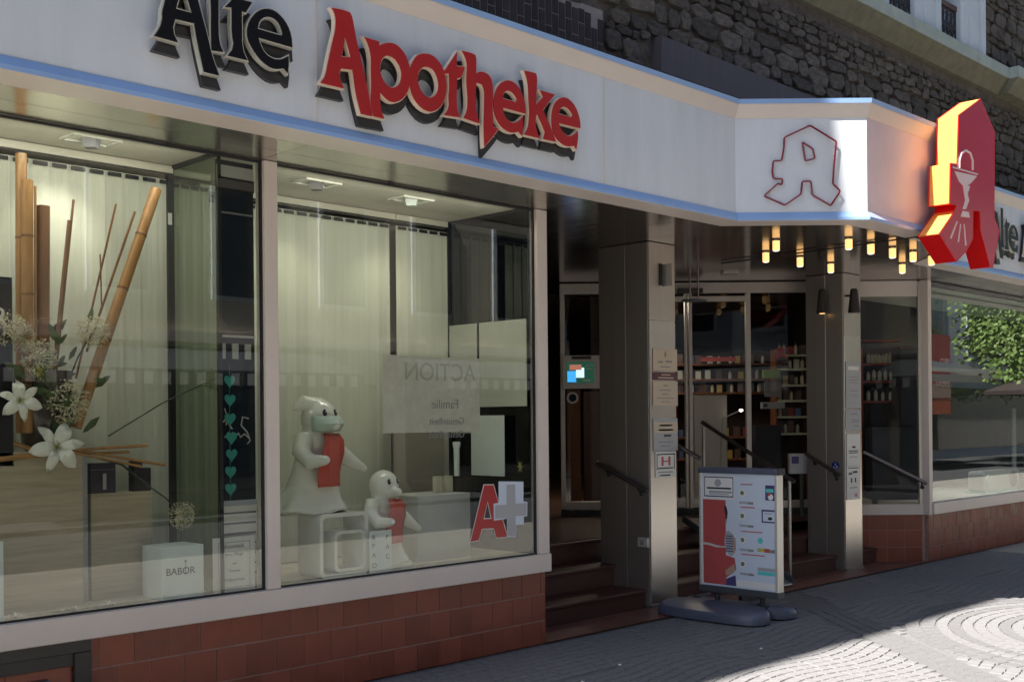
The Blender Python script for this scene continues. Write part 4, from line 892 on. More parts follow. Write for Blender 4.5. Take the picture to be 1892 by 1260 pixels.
for i in range(7): pr('print_stripe', .335 - .003*abs(i-3), .425 + .003*min(i, 3), .545 + i*.022, .554 + i*.022, 'inkblue', 3)
prpoly('print_arm', [(.43,.54),(.465,.57),(.47,.66),(.44,.71),(.435,.64)], 'skin', 3)
prpoly('print_trousers', [(.33,.72),(.45,.74),(.47,.84),(.33,.92)], 'ink_mag' if False else 'banner', 2)
prpoly('print_hand', [(.32,.86),(.44,.79),(.46,.85),(.42,.88),(.33,.90)], 'skin', 3); prpoly('print_jeans', [(.33,.93),(.46,.89),(.47,.985),(.33,.985)], 'inkblue', 2)
prpoly('print_rope', [(.01,.62),(.10,.625),(.2,.64),(.3,.645),(.33,.64),(.33,.655),(.2,.658),(.1,.645),(.01,.64)], 'papergrey', 3)
pr('print_white', .47, .99, .93, .985, 'paper', 1)
for i, v in enumerate((.165, .365, .575, .785)):
    prdisc(.56, v, .042, 'paper', 2); prdisc(.56, v, .026, 'cornicedark', 3); pr('print_line', .52, .68 if i % 2 else .66, v + .075, v + .095, 'plate_grey', 2); pr('print_line', .64, .71, v + .078, v + .096, 'inkgrey', 3)
for v, u in ((.085, .70), (.285, .73), (.495, .83), (.695, .86)): pr('print_line', .54, u, v, v + .009, 'inkred', 2)
pr('print_pack', .87, .99, .09, .22, 'inkblue', 2); pr('print_pack', .88, .98, .12, .15, 'aqua', 3); prdisc(.94, .19, .035, 'paper', 3); prdisc(.92, .165, .02, 'banner', 4)
for a in ((.82,.99,.30,.315),(.82,.835,.30,.41),(.82,.99,.40,.412)): pr('print_frame', *a, 'inkblue', 2)
prdisc(.93, .375, .03, 'ink', 2, sq=.6); pr('print_line', .86, .95, .33, .336, 'inkgrey', 2)
prdisc(.80, .57, .035, 'aqua', 2); pr('print_pack', .76, .85, .635, .665, 'yellowgreen', 2); pr('print_pack', .85, .92, .635, .668, 'banner', 2); pr('print_pack', .92, .99, .64, .67, 'inkgrey', 2)
pr('print_pack', .76, .99, .80, .83, 'plate_grey', 2); pr('print_pack', .76, .99, .835, .865, 'aqua', 2)
# foot: two rounded hollow halves joined at a hinge
def foot(x0, x1, y0, y1, hi, lo, nm):
    n = 28; vs = []; rings = [(0, 1.0, 0.0), (.35, 1.0, 0.0), (.72, .985, .0), (.95, .94, 0), (1.0, .86, 0)]
    cx, cy = (x0+x1)/2, (y0+y1)/2; mb = MB(); v = []; f = []
    for kz, sc_, _ in rings:
        for k in range(n):
            a = 2*math.pi*k/n; e = 3.2; q = 1/((abs(math.cos(a))**e + abs(math.sin(a))**e)**(1/e))
            X_ = cx + (x1-x0)/2*q*math.cos(a)*sc_; Y_ = cy + (y1-y0)/2*q*math.sin(a)*sc_
            slope = (X_-x0)/(x1-x0); top = (lo + (hi-lo)*(slope if nm == 0 else 1-slope)); v.append((X_, Y_, .012 + top*kz))
    for i in range(len(rings)-1):
        for k in range(n): j = (k+1) % n; f.append((i*n+k, i*n+j, (i+1)*n+j, (i+1)*n+k))
    f.append(tuple(range(n-1, -1, -1))); f.append(tuple(range((len(rings)-1)*n, len(rings)*n))); mb.add(v, f)
    return mb.build('foot_shell', M['shade_plastic'], bd_, True)
foot(7.63, 7.985, 4.97, 6.0, .125, .075, 0); foot(8.02, 8.40, 4.97, 6.0, .115, .055, 1)
for y in (5.1, 5.3, 5.66, 5.86): B('foot_rib', (8.06, y, .10), (8.33, y + .018, .118), 'shade_plastic', bd_, .004)
for y in (5.15, 5.78): MB().tube([(7.985, y, .09), (8.02, y, .09)], .05, 12).build('hinge', M['ink'], bd_, True)
for y in (5.12, 5.56):
    MB().tube([(7.99, y, .10), (7.99, y, .215)], .022, 10).build('spring', M['ink'], bd_, True); B('spring_bracket', (7.955, y - .05, .19), (8.03, y + .05, .215), 'grey_plastic', bd_)
for y in (5.0, 5.9): MB().tube([(7.80, y, .0), (7.80, y, .03)], .03, 10).build('rubber_pad', M['ink'], bd_, True)
MB().ball((8.37, 5.05, .05), .02, 10).build('filler_cap', M['ink'], bd_, True)
B('wheel_arm', (8.45, 5.62, .03), (8.70, 5.66, .10), 'grey_plastic', bd_)

for (x, y, n_) in ((5.9, 4.9, 'white'), (7.0, 4.5, 'small white'), (5.35, 4.75, 'crumpled white')):
    o = MB().prism([(x, y, .002), (x + .03, y + .004, .004), (x + .026, y + .022, .009), (x + .004, y + .018, .002)], (0, 0, .001)).build('paper_scrap', M['paper'], None)
    tag(o, n_ + ' paper scrap lying on the shaded paving ' + {'white': 'before the tiled plinth', 'small white': 'in front of the steps', 'crumpled white': 'nearest the bottom edge'}[n_], 'litter')
# ================================================================ SHOW WINDOWS
ZC = 3.222; ZF = .672
fl = thing('showcase_interior', 'cream floor, ceiling and end walls of the left pair of show windows', 'display window', (3.8, 6.2, .66))
B('display_floor', (-2.2, 5.815, .60), (6.04, 6.9, ZF), 'floorp', fl)
B('ceiling_panel', (-2.2, 5.815, ZC), (3.735, 6.9, ZC + .03), 'ceil', fl); B('ceiling_panel', (3.74, 5.815, ZC), (6.04, 6.9, ZC + .03), 'ceil', fl)
B('rear_wall', (-2.2, 6.86, .6), (6.04, 6.9, ZC), 'wallp', fl); B('end_wall', (-2.24, 5.82, .6), (-2.2, 6.9, ZC), 'wallp', fl)
# vertical blinds: headrail, slats, dark slots at the top of each slat
def blind(label, x0, x1, y, step, zb, skip=()):
    t = thing('vertical_blind', label, 'blind', ((x0+x1)/2, y, zb))
    B('headrail', (x0 - .02, y - .03, ZC - .055), (x1, y + .03, ZC - .004), 'ceil', t, .004); B('headrail_gap', (x0 - .02, y - .034, ZC - .059), (x1, y - .028, ZC - .050), 'gasket', t)
    sm = [MB().prism([(-step*.487, .004 + a, 0), (-step*.2, -.001 + a, 0), (step*.2, -.001 + a, 0), (step*.487, -.006 + a, 0), (step*.487, -.0045 + a, 0), (step*.2, .0005 + a, 0), (-step*.2, .0005 + a, 0), (-step*.487, .0055 + a, 0)], (0, 0, ZC - .085 - zb)).mesh('slat', M['curtain']) for a in (0, .0015, -.001)]
    hm = MB().box((-step*.38, -.014, ZC - .115 - zb), (step*.38, -.0105, ZC - .092 - zb)).mesh('slat_slot', M['gasket'])
    x = x0 + step/2; i = 0
    while x < x1:
        if i not in skip:
            s = bpy.data.objects.new('slat', sm[i % 3]); col.objects.link(s); s.parent = t; s.location = Vector((x, y, zb)) - t.location; s.rotation_euler = (0, 0, random.uniform(-.015, .02))
            h = bpy.data.objects.new('slat_slot', hm); col.objects.link(h); h.parent = s
        x += step; i += 1
    return t
blind('beige vertical blind behind the bamboo arrangement in the left show window', -2.1, 3.445, 6.37, .109, ZF + .01)
blind('pale vertical blind behind the ceramic ghosts in the second show window', 3.83, 5.45, 6.70, .105, ZF + .01)
blind('narrow pale vertical blind right of the dark gap in the second show window', 5.475, 5.98, 6.70, .105, ZF + .01)
# glass end screens
g = thing('glass_screen', 'greenish glass end screen with slim black corner post in the left show window', 'glass screen', (3.45, 6.1, ZF))
B('pane', (3.447, 5.83, ZF), (3.453, 6.36, ZC), 'tintglass', g); MB().box((3.41, 6.345, ZF), (3.45, 6.385, ZC)).build('corner_post', M['gasket'], g); B('corner_post', (3.442, 5.822, ZF), (3.462, 5.832, ZC - .03), 'gasket', g); B('top_rail', (3.435, 5.82, ZC - .02), (3.465, 6.36, ZC), 'framedark', g); B('hinge', (3.408, 6.335, 2.86), (3.43, 6.345, 2.93), 'papergrey', g)
blind('strip of greenish vertical blind behind the glass end screen', 3.46, 3.73, 6.42, .067, ZF + .01)
dp = thing('dark_partition', 'dark glossy partition strip with turquoise hearts and modelled street reflections beside the white window post', 'partition', (3.6, 5.9, ZF))
B('panel', (3.47, 5.885, ZF), (3.716, 5.90, ZC - .03), 'darkpane', dp); B('panel_rail', (3.47, 5.875, 3.02), (3.716, 5.886, 3.09), 'framedark', dp); B('panel_rail', (3.47, 5.88, ZC - .15), (3.716, 5.887, ZC - .06), 'papergrey', dp); B('panel_rail', (3.47, 5.88, 2.88), (3.716, 5.884, 2.89), 'inkgrey', dp)
B('valance', (3.475, 5.87, 2.155), (3.712, 5.884, 2.17), 'papergrey', dp)  # pale upper rail and valance bars: street reflections built as solid parts
for k in range(3): B('valance_stripe', (3.475 + k*.085, 5.874, 2.03), (3.515 + k*.085, 5.884, 2.12), 'papergrey', dp)
B('slatted_base', (3.47, 5.872, .68), (3.712, 5.884, 1.17), 'paper', dp); B('base_cap', (3.47, 5.865, 1.17), (3.712, 5.884, 1.20), 'opp', dp)
for k in range(7): B('slat_line', (3.48, 5.869, .76 + k*.06), (3.705, 5.873, .772 + k*.06), 'inkgrey', dp)
ht = thing('heart_garland', 'hanging string of turquoise paper hearts on the dark strip', 'garland', (3.54, 5.86, 1.2))
hz = [1.90, 1.79, 1.68, 1.57, 1.47, 1.37, 1.27]; hp = None
MB().tube([(3.53, 5.862, 2.0), (3.53, 5.862, 1.2)], .0015, 4).build('string', M['teal'], ht)
for i, z in enumerate(hz):
    pts = []
    for k in range(24): a = 2*math.pi*k/24; pts.append((3.53 + .0023*16*math.sin(a)**3 + (.008 if i in (3, 4) else 0), 5.86, z + .0026*(13*math.cos(a) - 5*math.cos(2*a) - 2*math.cos(3*a) - math.cos(4*a))))
    MB().prism(pts, (0, -.003, 0)).build('heart', M['teal'], ht)
cv = MB(); cv.tube([(3.50, 5.868, 1.74), (3.515, 5.868, 1.70), (3.51, 5.868, 1.64)], .004, 5); cv.tube([(3.49, 5.868, 1.66), (3.525, 5.868, 1.70), (3.51, 5.868, 1.67), (3.55, 5.868, 1.62)], .004, 5)
cv.tube([(3.66, 5.868, 1.68), (3.62, 5.868, 1.69), (3.61, 5.868, 1.64), (3.65, 5.868, 1.60), (3.67, 5.868, 1.55), (3.65, 5.868, 1.53)], .004, 5); cv.tube([(3.50, 5.868, 1.57), (3.52, 5.868, 1.60), (3.535, 5.868, 1.57), (3.55, 5.868, 1.60), (3.57, 5.868, 1.57), (3.59, 5.868, 1.595), (3.605, 5.868, 1.57), (3.63, 5.868, 1.59), (3.66, 5.868, 1.565)], .004, 5)
cs = cv.build('reflected_script', M['papergrey'], None); tag(cs, 'mirrored handwriting from across the street, its reflection modelled over the hearts on the dark strip', 'lettering')  # reflected shop writing, modelled as raised strokes
gs = thing('glass_screen', 'dark glass end screen with white sheets at the right of the second show window', 'glass screen', (6.02, 6.3, ZF))
B('pane', (6.015, 5.83, ZF), (6.021, 6.70, ZC), 'sideglass', gs); B('corner_post', (5.99, 6.68, ZF), (6.02, 6.72, ZC), 'gasket', gs); B('backing', (6.026, 5.84, ZF), (6.032, 6.72, ZC), 'gasket', gs); B('top_rail', (6.00, 5.83, ZC - .02), (6.022, 6.70, ZC), 'framedark', gs)
def xsheet(nm, a, b, X_, m, label, cat, lines=()):   # sheet hung across the end screen (faces -x)
    t = B(nm, (X_, a[1], b[2]), (X_ + .006, b[1], a[2]), m, None); return tag(t, label, cat)
xsheet('paper_sheet', (5.98, 6.328, 2.4), (5.98, 5.827, 1.758), 5.98, 'curtain', 'large pale sheet on the dark end screen, nearest the window post', 'sheet')
xsheet('paper_sheet', (5.99, 6.719, 2.401), (5.99, 6.368, 1.558), 5.99, 'curtain', 'pale sheet in the corner by the blind, beside the large pale sheet', 'sheet')
xsheet('paper_sheet', (5.95, 6.396, 1.692), (5.95, 6.035, 1.237), 5.95, 'cube', 'white sheet hanging low between the big sheet and the red A sticker', 'sheet')
t = B('backdrop_board', (5.272, 6.5, 1.928), (5.767, 6.51, 1.098), 'wallp', None); tag(t, 'olive grey panel standing in front of the blind behind the small ghost', 'panel')
t = B('display_counter', (5.119, 6.05, 0.672), (5.612, 6.4, 1.133), 'papergrey', None); tag(t, 'plain grey display block behind the small ghost', 'plinth')
# hanging translucent poster with mirrored lettering
pp = thing('window_poster', 'pale grey poster stuck inside the glass, its lettering showing through reversed', 'poster', (5.1, 5.84, 1.7))
a, b = (4.644, 5.83, 2.101), (5.51, 5.83, 1.578)
mt = mat('translucent_poster', (.72, .70, .64), .8, var=.12, vscale=14); M['tposter'] = mt
B('poster_sheet', (a[0], 5.83, b[2]), (b[0], 5.834, a[2] - .01), 'tposter', pp)
text_mesh('ACTION', .17, 'mirrored_print', M['curtain'], pp, (b[0] - .04, 5.8285, 1.93), (-1, 0, 0), align='LEFT', depth=.0006)
text_mesh('Familie', .09, 'mirrored_print', M['plate_grey'], pp, (b[0] - .2, 5.8285, 1.74), (-1, 0, 0), align='LEFT', depth=.0006)
for k in range(2): text_mesh('Gesundheit', .07, 'mirrored_print', M['plate_grey'], pp, (b[0] - .15, 5.8285, 1.63 - k*.09), (-1, 0, 0), align='LEFT', depth=.0006)
# red A and grey plus stickers on the outside of the glass
YG = 5.797
st_ = thing('window_sticker', 'red letter A and grey cross sticker low on the right of the window glass', 'sticker', (5.8, 5.79, .95))
def stk(nm, pts, m, y, holes=()): return MB().prism(at_y(pts, y), (0, .0008, 0), [at_y(h, y) for h in holes]).build(nm, M[m], st_)
SA = [(5.512, 1.201), (5.603, 1.197), (5.647, 1.075), (5.69, 0.943), (5.738, 0.821), (5.627, 0.823), (5.603, 0.892), (5.486, 0.896), (5.457, 0.82), (5.377, 0.813)]; SH = [(5.545, 1.087), (5.581, 0.96), (5.503, 0.963)]
stk('backing', inset(SA, -.006), 'paper', YG - .0012, [inset(SH, .006)]); stk('letter_a', SA, 'red', YG - .0025, [SH])
stk('backing', [(5.653, 1.221), (5.905, 1.208), (5.903, 1.065), (5.945, 1.059), (5.941, 0.954), (5.907, 0.954), (5.906, 0.896), (5.827, 0.898), (5.825, 0.812), (5.73, 0.818), (5.732, 0.95), (5.603, 0.945), (5.602, 1.066), (5.651, 1.068)], 'paperblue', YG - .0037)
stk('cross', [(5.732, 1.194), (5.819, 1.192), (5.819, 1.053), (5.935, 1.051), (5.932, 0.961), (5.821, 0.964), (5.821, 0.82), (5.737, 0.825), (5.732, 0.957), (5.616, 0.957), (5.616, 1.054), (5.73, 1.051)], 'plate_grey', YG - .005)
# flower cut-out on the dark end screen
t = thing('flower_ornament', 'tiny yellow flower ornament near the window post above the cross sticker', 'ornament', (5.95, 5.9, 1.4)); q = Vector((5.96, 5.88, 1.313))
for k in range(6): a = k*math.pi/3; MB().tube([q, q + Vector((0, .03*math.cos(a), .045*math.sin(a)))], [.006, .002], 5).build('petal', M['yellowgreen'], t)
# ceramic ghosts
def ghost(label, base, s, lean, mask, armdir, wide, armL=None):
    bx, by, bz = base; t = thing('ceramic_ghost', label, 'figurine', base)
    mb = MB(); n = 36; prof = [(.02, .0), (.275, .0), (.272, .02), (.235, .07), (.195, .15), (.160, .27), (.140, .38), (.128, .44), (.11, .50), (.085, .52)]
    vs = []; fs = []
    for i, (r, z) in enumerate(prof):
        for k in range(n):
            a = 2*math.pi*k/n; wv = 1 + (.10*math.sin(5*a + .7)*max(0, 1 - z/.2) if i > 0 else 0); flare = (wide if math.cos(a) < 0 else 1) if z < .1 else 1
            zz = z + (.02*math.sin(5*a + .7) if 0 < i < 4 else 0)
            vs.append((bx + s*(r*wv*flare*math.cos(a) + lean*z), by + s*r*wv*.62*math.sin(a), bz + s*max(0, zz)))
    for i in range(len(prof)-1):
        for k in range(n): j = (k+1) % n; fs.append((i*n+k, i*n+j, (i+1)*n+j, (i+1)*n+k))
    fs.append(tuple(range(n-1, -1, -1))); fs.append(tuple(range((len(prof)-1)*n, len(prof)*n))); mb.add(vs, fs)
    hx, hy, hz = bx + s*lean*.6, by - s*.01, bz + s*.60
    mb.ball((hx, hy, hz), s*.115, 20, 1.05, 1, 1.08); mb.ball((bx + s*lean*.45, by, bz + s*.46), s*.118, 20, 1, .85, 1)
    f = Vector((math.cos(-1.42), math.sin(-1.42), 0)); sd = Vector((-f.y, f.x, 0))   # faces right and out of the window
    if mask: mb.tube([(hx, hy, hz + s*.06), (hx - s*.12, hy + .01, hz + s*.10), (hx - s*.19, hy + .01, hz + s*.055)], [s*.075, s*.05, s*.008], 12)   # hood point at the back
    H = Vector((hx, hy, hz)); C_ = Vector((bx + s*lean*.44, by, bz + s*.46))
    mb.tube([H + f*s*.06 - Vector((0, 0, s*.035)), H + f*s*.145 - Vector((0, 0, s*.045))], [s*.06, s*.035], 12)
    mb.ball(tuple(H + f*s*.145 - Vector((0, 0, s*.043))), s*.036, 12)
    # arms
    p = C_ - sd*s*.10; mb.tube([p + Vector((0, 0, s*.03)), p - sd*s*.05 + f*s*.02 - Vector((0, 0, s*.07)), p - sd*s*.035 + f*s*.09 - Vector((0, 0, s*.135)), p + f*s*.19 - Vector((0, 0, s*.12))], [s*.066, s*.062, s*.055, s*.032], 12); mb.ball(tuple(p + f*s*.19 - Vector((0, 0, s*.12))), s*.03, 10)
    p = C_ + sd*s*.09; q = [p + Vector((0, 0, s*.03))] + [p + Vector((dx*s, dy*s, dz*s)) for dx, dy, dz in armdir]
    mb.tube(q, [s*.062, s*.058, s*.05, s*.024][:len(q)], 12)
    fuse(mb, 'body', M['ceramic'], t, .0085*s + .002, 4)
    for k in (-1, 1):
        e = H + f*s*.098 + sd*s*.045*k + Vector((0, 0, s*.035)); MB().ball(tuple(e), s*.019, 10, .8, .8, 1.25).build('eye', M['ink'], t, True); MB().ball(tuple(e + f*s*.012 + Vector((0, 0, s*.008))), s*.006, 8).build('eye_glint', M['paper'], t, True)
    if mask:
        m2 = MB(); rows = []
        for i in range(5):
            zz = -.095 + .10*i/4
            for j in range(9):
                an = (j - 4)/4*1.15; d = f*math.cos(an) + sd*math.sin(an); rad = .124 + .055*math.cos(an*1.2)*(1 - abs(i - 2)/2.6); rows.append(H + d*s*rad + Vector((0, 0, s*(zz + .01))))
        m2.add(rows, [(i*9+j, i*9+j+1, (i+1)*9+j+1, (i+1)*9+j) for i in range(4) for j in range(8)])
        o = m2.build('face_mask', M['maskc'], t, True); sol = o.modifiers.new('s', 'SOLIDIFY'); sol.thickness = .004
    # scarf tied under the chin, hanging down the front
    m3 = MB(); rows = []
    for i in range(9):
        zz = .505 - .335*i/8
        for j in range(5):
            w_ = (j - 2)/2*(.068 + .026*min(1, i/3)); rr_ = .150 + .012*math.sin(i*.8); lx = .012*i/2
            P0 = Vector((bx + s*lean*zz, by, bz + s*zz)); rows.append(P0 + f*s*(rr_ + (.012 if i else -.02) - .15*w_*w_) + sd*s*(w_ - lx*.3) )
    m3.add(rows, [(i*5+j, i*5+j+1, (i+1)*5+j+1, (i+1)*5+j) for i in range(8) for j in range(4)])
    o = m3.build('scarf', M['scarf'], t, True); sol = o.modifiers.new('s', 'SOLIDIFY'); sol.thickness = .006
    return t
SX0, SX1, SY0, SY1, SZ1 = 4.165, 4.545, 5.87, 6.16, 1.078
ghost('larger ceramic ghost with green face mask and red scarf on the rounded stand', (4.22, 6.04, SZ1), 1.0, .10, True, [(.06, -.02, -.06), (.14, -.05, -.13), (.27, -.06, -.20)], 1.12)
ghost('smaller ceramic ghost with a red scarf seated on the display floor', (4.74, 6.0, ZF + .03), .87, .06, False, [(.06, -.02, -.07), (.15, -.04, -.15), (.26, -.05, -.22)], 1.0)
t = MB().cbox((4.62, 5.88, ZF), (4.95, 6.0, ZF + .07), .03).build('ceramic_block', M['ceramic'], None, True); tag(t, 'low white rounded block under the smaller ceramic ghost', 'block')
# nested rounded stand
def rrect(cx, cz, w_, h_, r, n=5):
    out = []
    for qx, qz, a0 in ((1, 1, 0), (-1, 1, 90), (-1, -1, 180), (1, -1, 270)):
        for k in range(n + 1): a = R_(a0 + 90*k/n); out.append((cx + qx*(w_/2 - r) + r*math.cos(a), cz + qz*(h_/2 - r) + r*math.sin(a)))
    return out
ns = thing('display_stand', 'white nest of two rounded square tubes carrying the larger ghost', 'stand', (4.35, 6.0, ZF))
cx, cz = (SX0+SX1)/2, (ZF+SZ1)/2; w_, h_ = SX1-SX0, SZ1-ZF
MB().prism(at_y(rrect(cx, cz, w_, h_, .04), SY0), (0, .24, 0), [at_y(rrect(cx, cz, w_ - .05, h_ - .05, .03), SY0)]).build('outer_tube', M['ceramic'], ns, True)
MB().prism(at_y(rrect(cx + .05, ZF + .16, .24, .26, .035), SY0 + .01), (0, .22, 0), [at_y(rrect(cx + .05, ZF + .16, .20, .22, .025), SY0 + .01)]).build('inner_tube', M['ceramic'], ns, True)
# small lettered card leaning in front
t = thing('lettered_card', 'white card printed with scattered black letters in front of the smaller ghost', 'card', (4.6, 5.83, ZF))
a, b = (4.524, 5.83, 0.947), (4.704, 5.83, 0.674)
B('card', (a[0], 5.83, ZF), (b[0], 5.838, a[2]), 'cube', t)
for k, (ch, u, v) in enumerate((('B', .1, .80), ('P', .1, .6), ('A', .1, .38), ('O', .1, .14), ('P', .72, .78), ('A', .72, .55), ('C', .72, .32))): text_mesh(ch, .045, 'print_letter', M['inkgrey'], t, (a[0] + (b[0]-a[0])*u, 5.8285, ZF + (a[2]-ZF)*v), (1, 0, 0))
# small pots and books in the second window
for k, (x, y, nm) in enumerate(((5.42, 6.2, 'cream carton with gold label at the back of the second show window'), (5.52, 6.2, 'narrow cream carton beside the gold label carton'))):
    t = B('carton', (x, y, 1.137), (x + .06, y + .04, 1.253), 'bottle', None); tag(t, nm, 'box')
t = MB().lathe((5.62, 6.2, 1.25), [(.02, 0), (.022, .2), (.03, .23), (.028, .25)], 12).build('glass_tube', M['cube'], None, True); tag(t, 'slim white tube standing beside the dark gap behind the poster', 'tube')
# downlights in the show window ceilings
for i, (p, lab) in enumerate((((2.793, 6.049, 3.22), 'square white downlight with grey lamp in the left show window ceiling'), ((4.367, 6.157, 3.22), 'square downlight with dark lamp at the left of the second window ceiling'), ((5.189, 6.176, 3.22), 'square downlight with pale blue lamp at the right of the second window ceiling'))):
    t = thing('downlight', lab, 'downlight', (p[0], p[1], ZC)); x, y = p[0], min(p[1], 6.2)
    f = MB(); f.box((x - .14, y - .09, ZC - .012), (x + .14, y - .07, ZC - .0005)); f.box((x - .14, y + .07, ZC - .012), (x + .14, y + .09, ZC - .0005)); f.box((x - .14, y - .0698, ZC - .012), (x - .12, y + .0698, ZC - .0005)); f.box((x + .12, y - .0698, ZC - .012), (x + .14, y + .0698, ZC - .0005)); f.build('frame', M['ceramic'], t)
    MB().lathe((x, y, ZC - .05), [(.045, 0), (.06, .048)], 4).build('lamp_head', M['inkgrey' if i < 2 else 'cube'], t)
def spot(x, y, z, tx, ty, tz, e, size=R_(75), c=(1, .95, .80), blend=.9):
    L = bpy.data.lights.new('display_spot', 'SPOT'); L.energy = e; L.spot_size = size; L.spot_blend = blend; L.color = c; L.shadow_soft_size = .04
    o = bpy.data.objects.new('display_spot', L); col.objects.link(o); o.location = (x, y, z); o.rotation_euler = (Vector((tx, ty, tz)) - Vector((x, y, z))).to_track_quat('-Z', 'Y').to_euler()
spot(2.72, 6.0, 3.14, 2.72, 6.5, 2.45, 4); spot(1.6, 6.0, 3.14, 1.7, 6.4, 2.2, 3); spot(.3, 6.0, 3.14, .3, 6.4, 2.2, 3)
spot(4.45, 6.15, 3.14, 4.45, 6.75, 2.3, 2.6, c=(1, .93, .72)); spot(5.35, 6.15, 3.14, 5.35, 6.75, 2.3, 2.6, c=(1, .93, .72))
# ================================================================ LEFT WINDOW: bamboo and flowers
ar = thing('flower_arrangement', 'tall arrangement of bamboo canes, white lilies and pale globe flowers in a dark vase', 'flower arrangement', (2.5, 6.1, ZF))
VY = 6.08
def cane(nm, a, b, r, m='bamboo', nodes=()):
    a, b = Vector(a), Vector(b); o = MB().tube([a, b], r, 14).build(nm, M[m], ar, True)
    for k in nodes: q = a + (b - a)*k; d = (b - a).normalized()*.006; MB().tube([q - d*1.2, q - d*.4, q + d*.4, q + d*1.2], [r*1.0, r*1.07, r*1.07, r*1.0], 14).build('cane_joint', M['bamboo2'], o, True)
    MB().tube([b, b + (b - a).normalized()*.002], r*.8, 12).build('cane_hollow', M['bamboo2'], o)
    return o
cane('bamboo_cane', (2.44, 6.06, 1.611), (2.447, 6.06, 2.949), .030, 'bamboo', (.2, .55, .78))
cane('bamboo_cane', (2.438, 6.14, 1.611), (2.449, 6.14, 3.101), .030, 'bamboo', (.3, .7))
cane('bamboo_cane', (2.526, 6.08, 1.61), (2.54, 6.08, 2.826), .034, 'bamboo2', (.5,))
cane('bamboo_cane', (2.476, 6.05, 1.611), (2.485, 6.05, 2.919), .007, 'bamboo')
cane('bamboo_cane', (2.689, 6.04, 1.637), (3.174, 6.04, 2.997), .031, 'bamboo', (.36, .57, .80))
cane('bamboo_stick', (2.571, 6.05, 1.9), (2.668, 6.05, 2.759), .010, 'bamboo2', (.4,)); cane('bamboo_stick', (2.591, 6.06, 1.93), (2.697, 6.06, 2.876), .007, 'bamboo2')
cane('bamboo_stick', (2.701, 6.06, 1.903), (2.939, 6.06, 2.883), .006, 'bamboo2', (.5,)); cane('bamboo_stick', (2.758, 6.05, 2.052), (3.046, 6.05, 2.852), .007, 'bamboo2', (.5,))
cane('bamboo_stick', (2.864, 6.1, 2.601), (2.87, 6.1, 2.3), .004, 'bamboo2')
for a, b, r in (((2.191, 6.0, 1.472), (2.529, 6.0, 1.501), .014), ((2.199, 6.02, 1.615), (2.475, 6.02, 1.514), .012), ((2.611, 6.0, 1.516), (3.086, 6.0, 1.532), .009), ((2.62, 6.02, 1.498), (2.983, 6.02, 1.497), .008), ((2.67, 6.0, 1.515), (3.188, 6.0, 1.418), .008), ((2.636, 5.99, 1.507), (3.044, 5.99, 1.414), .007)): cane('bamboo_stick', a, b, r, 'bamboo')
MB().lathe((2.557, 6.12, 1.514), [(.10, 0), (.12, .03), (.135, .2), (.14, .42), (.145, .43)], 24).build('vase', M['vase'], ar, True)
def lily(c, r, ang):
    c = Vector(c); f = Vector((-.25, -1, .1)).normalized(); X_ = f.cross(Vector((0, 0, 1))).normalized(); Z_ = X_.cross(f)
    o = MB().lathe((c.x, c.y, c.z), [(.004, -.004), (.010, 0), (.004, .004)], 8).build('lily', M['yellowgreen'], ar)
    for k in range(6):
        a = ang + k*math.pi/3; d = X_*math.cos(a) + Z_*math.sin(a); sd = X_*-math.sin(a) + Z_*math.cos(a); v = []; n = 7
        wid = .28 if k % 2 else .19
        for i in range(n):
            u = i/(n-1); wd = r*wid*math.sin(math.pi*(u*.86 + .10))**.7*(1 if u < .98 else .1); up = f*(r*(.36*math.sin(u*2.2) - .45*u*u + random.uniform(-.02, .02)))
            ctr = c + d*(r*(.05 + .95*u)) + up; tw = f*r*.10*math.cos(u*3); v += [ctr - sd*wd + f*r*.11*math.sin(u*11 + k), ctr - f*r*.05, ctr + sd*wd + f*r*.11*math.sin(u*10 + 1 + k)]
        p = MB().add(v, [(i*3+j, i*3+j+1, (i+1)*3+j+1, (i+1)*3+j) for i in range(n-1) for j in range(2)]).build('petal', M['petal'], o, True); s = p.modifiers.new('s', 'SOLIDIFY'); s.thickness = .0015
    for k in range(5): a = k*1.3; MB().tube([c, c + f*r*.28 + (X_*math.cos(a) + Z_*math.sin(a))*r*.12], .0018, 4).build('stamen', M['yellowgreen'], o)
    return o
lily((2.359, 5.95, 1.781), .112, .35); lily((2.54, 5.93, 1.536), .142, .9)
def globe(c, r, m='fluff', nf=150, stemto=None):
    c = Vector(c); mb = MB()
    for k in range(nf):
        d = Vector((random.gauss(0, 1), random.gauss(0, 1), random.gauss(0, 1))).normalized(); q = c + d*r*random.uniform(.72, 1.0); a = d.orthogonal().normalized(); b = d.cross(a); s = r*random.uniform(.09, .16)
        for j in range(3):
            an = j*2.1 + k; e = a*math.cos(an) + b*math.sin(an); e2 = d.cross(e); mb.add([q - d*s*.4, q + e*s + e2*s*.35, q + e*s*1.4 + d*s*.3, q + e*s - e2*s*.35], [(0, 1, 2, 3)])
        if k % 3 == 0: mb.tube([c, q], .0012, 3, False)
    o = mb.build('globe_flower', M[m], ar, recalc=False)
    if stemto: MB().tube([c, (c + Vector(stemto))/2 + Vector((0, .01, .02)), stemto], .0045, 6).build('stem', M['stem'], o, True)
    return o
globe((2.31, 6.0, 2.159), .10); globe((2.387, 6.02, 2.116), .085); globe((2.464, 5.97, 2.009), .10, 'fluff', 170); globe((2.773, 6.0, 2.162), .095, 'fluff', 170, (2.614, 6.0, 1.841)); globe((2.619, 5.98, 1.777), .12, 'fluff', 200)
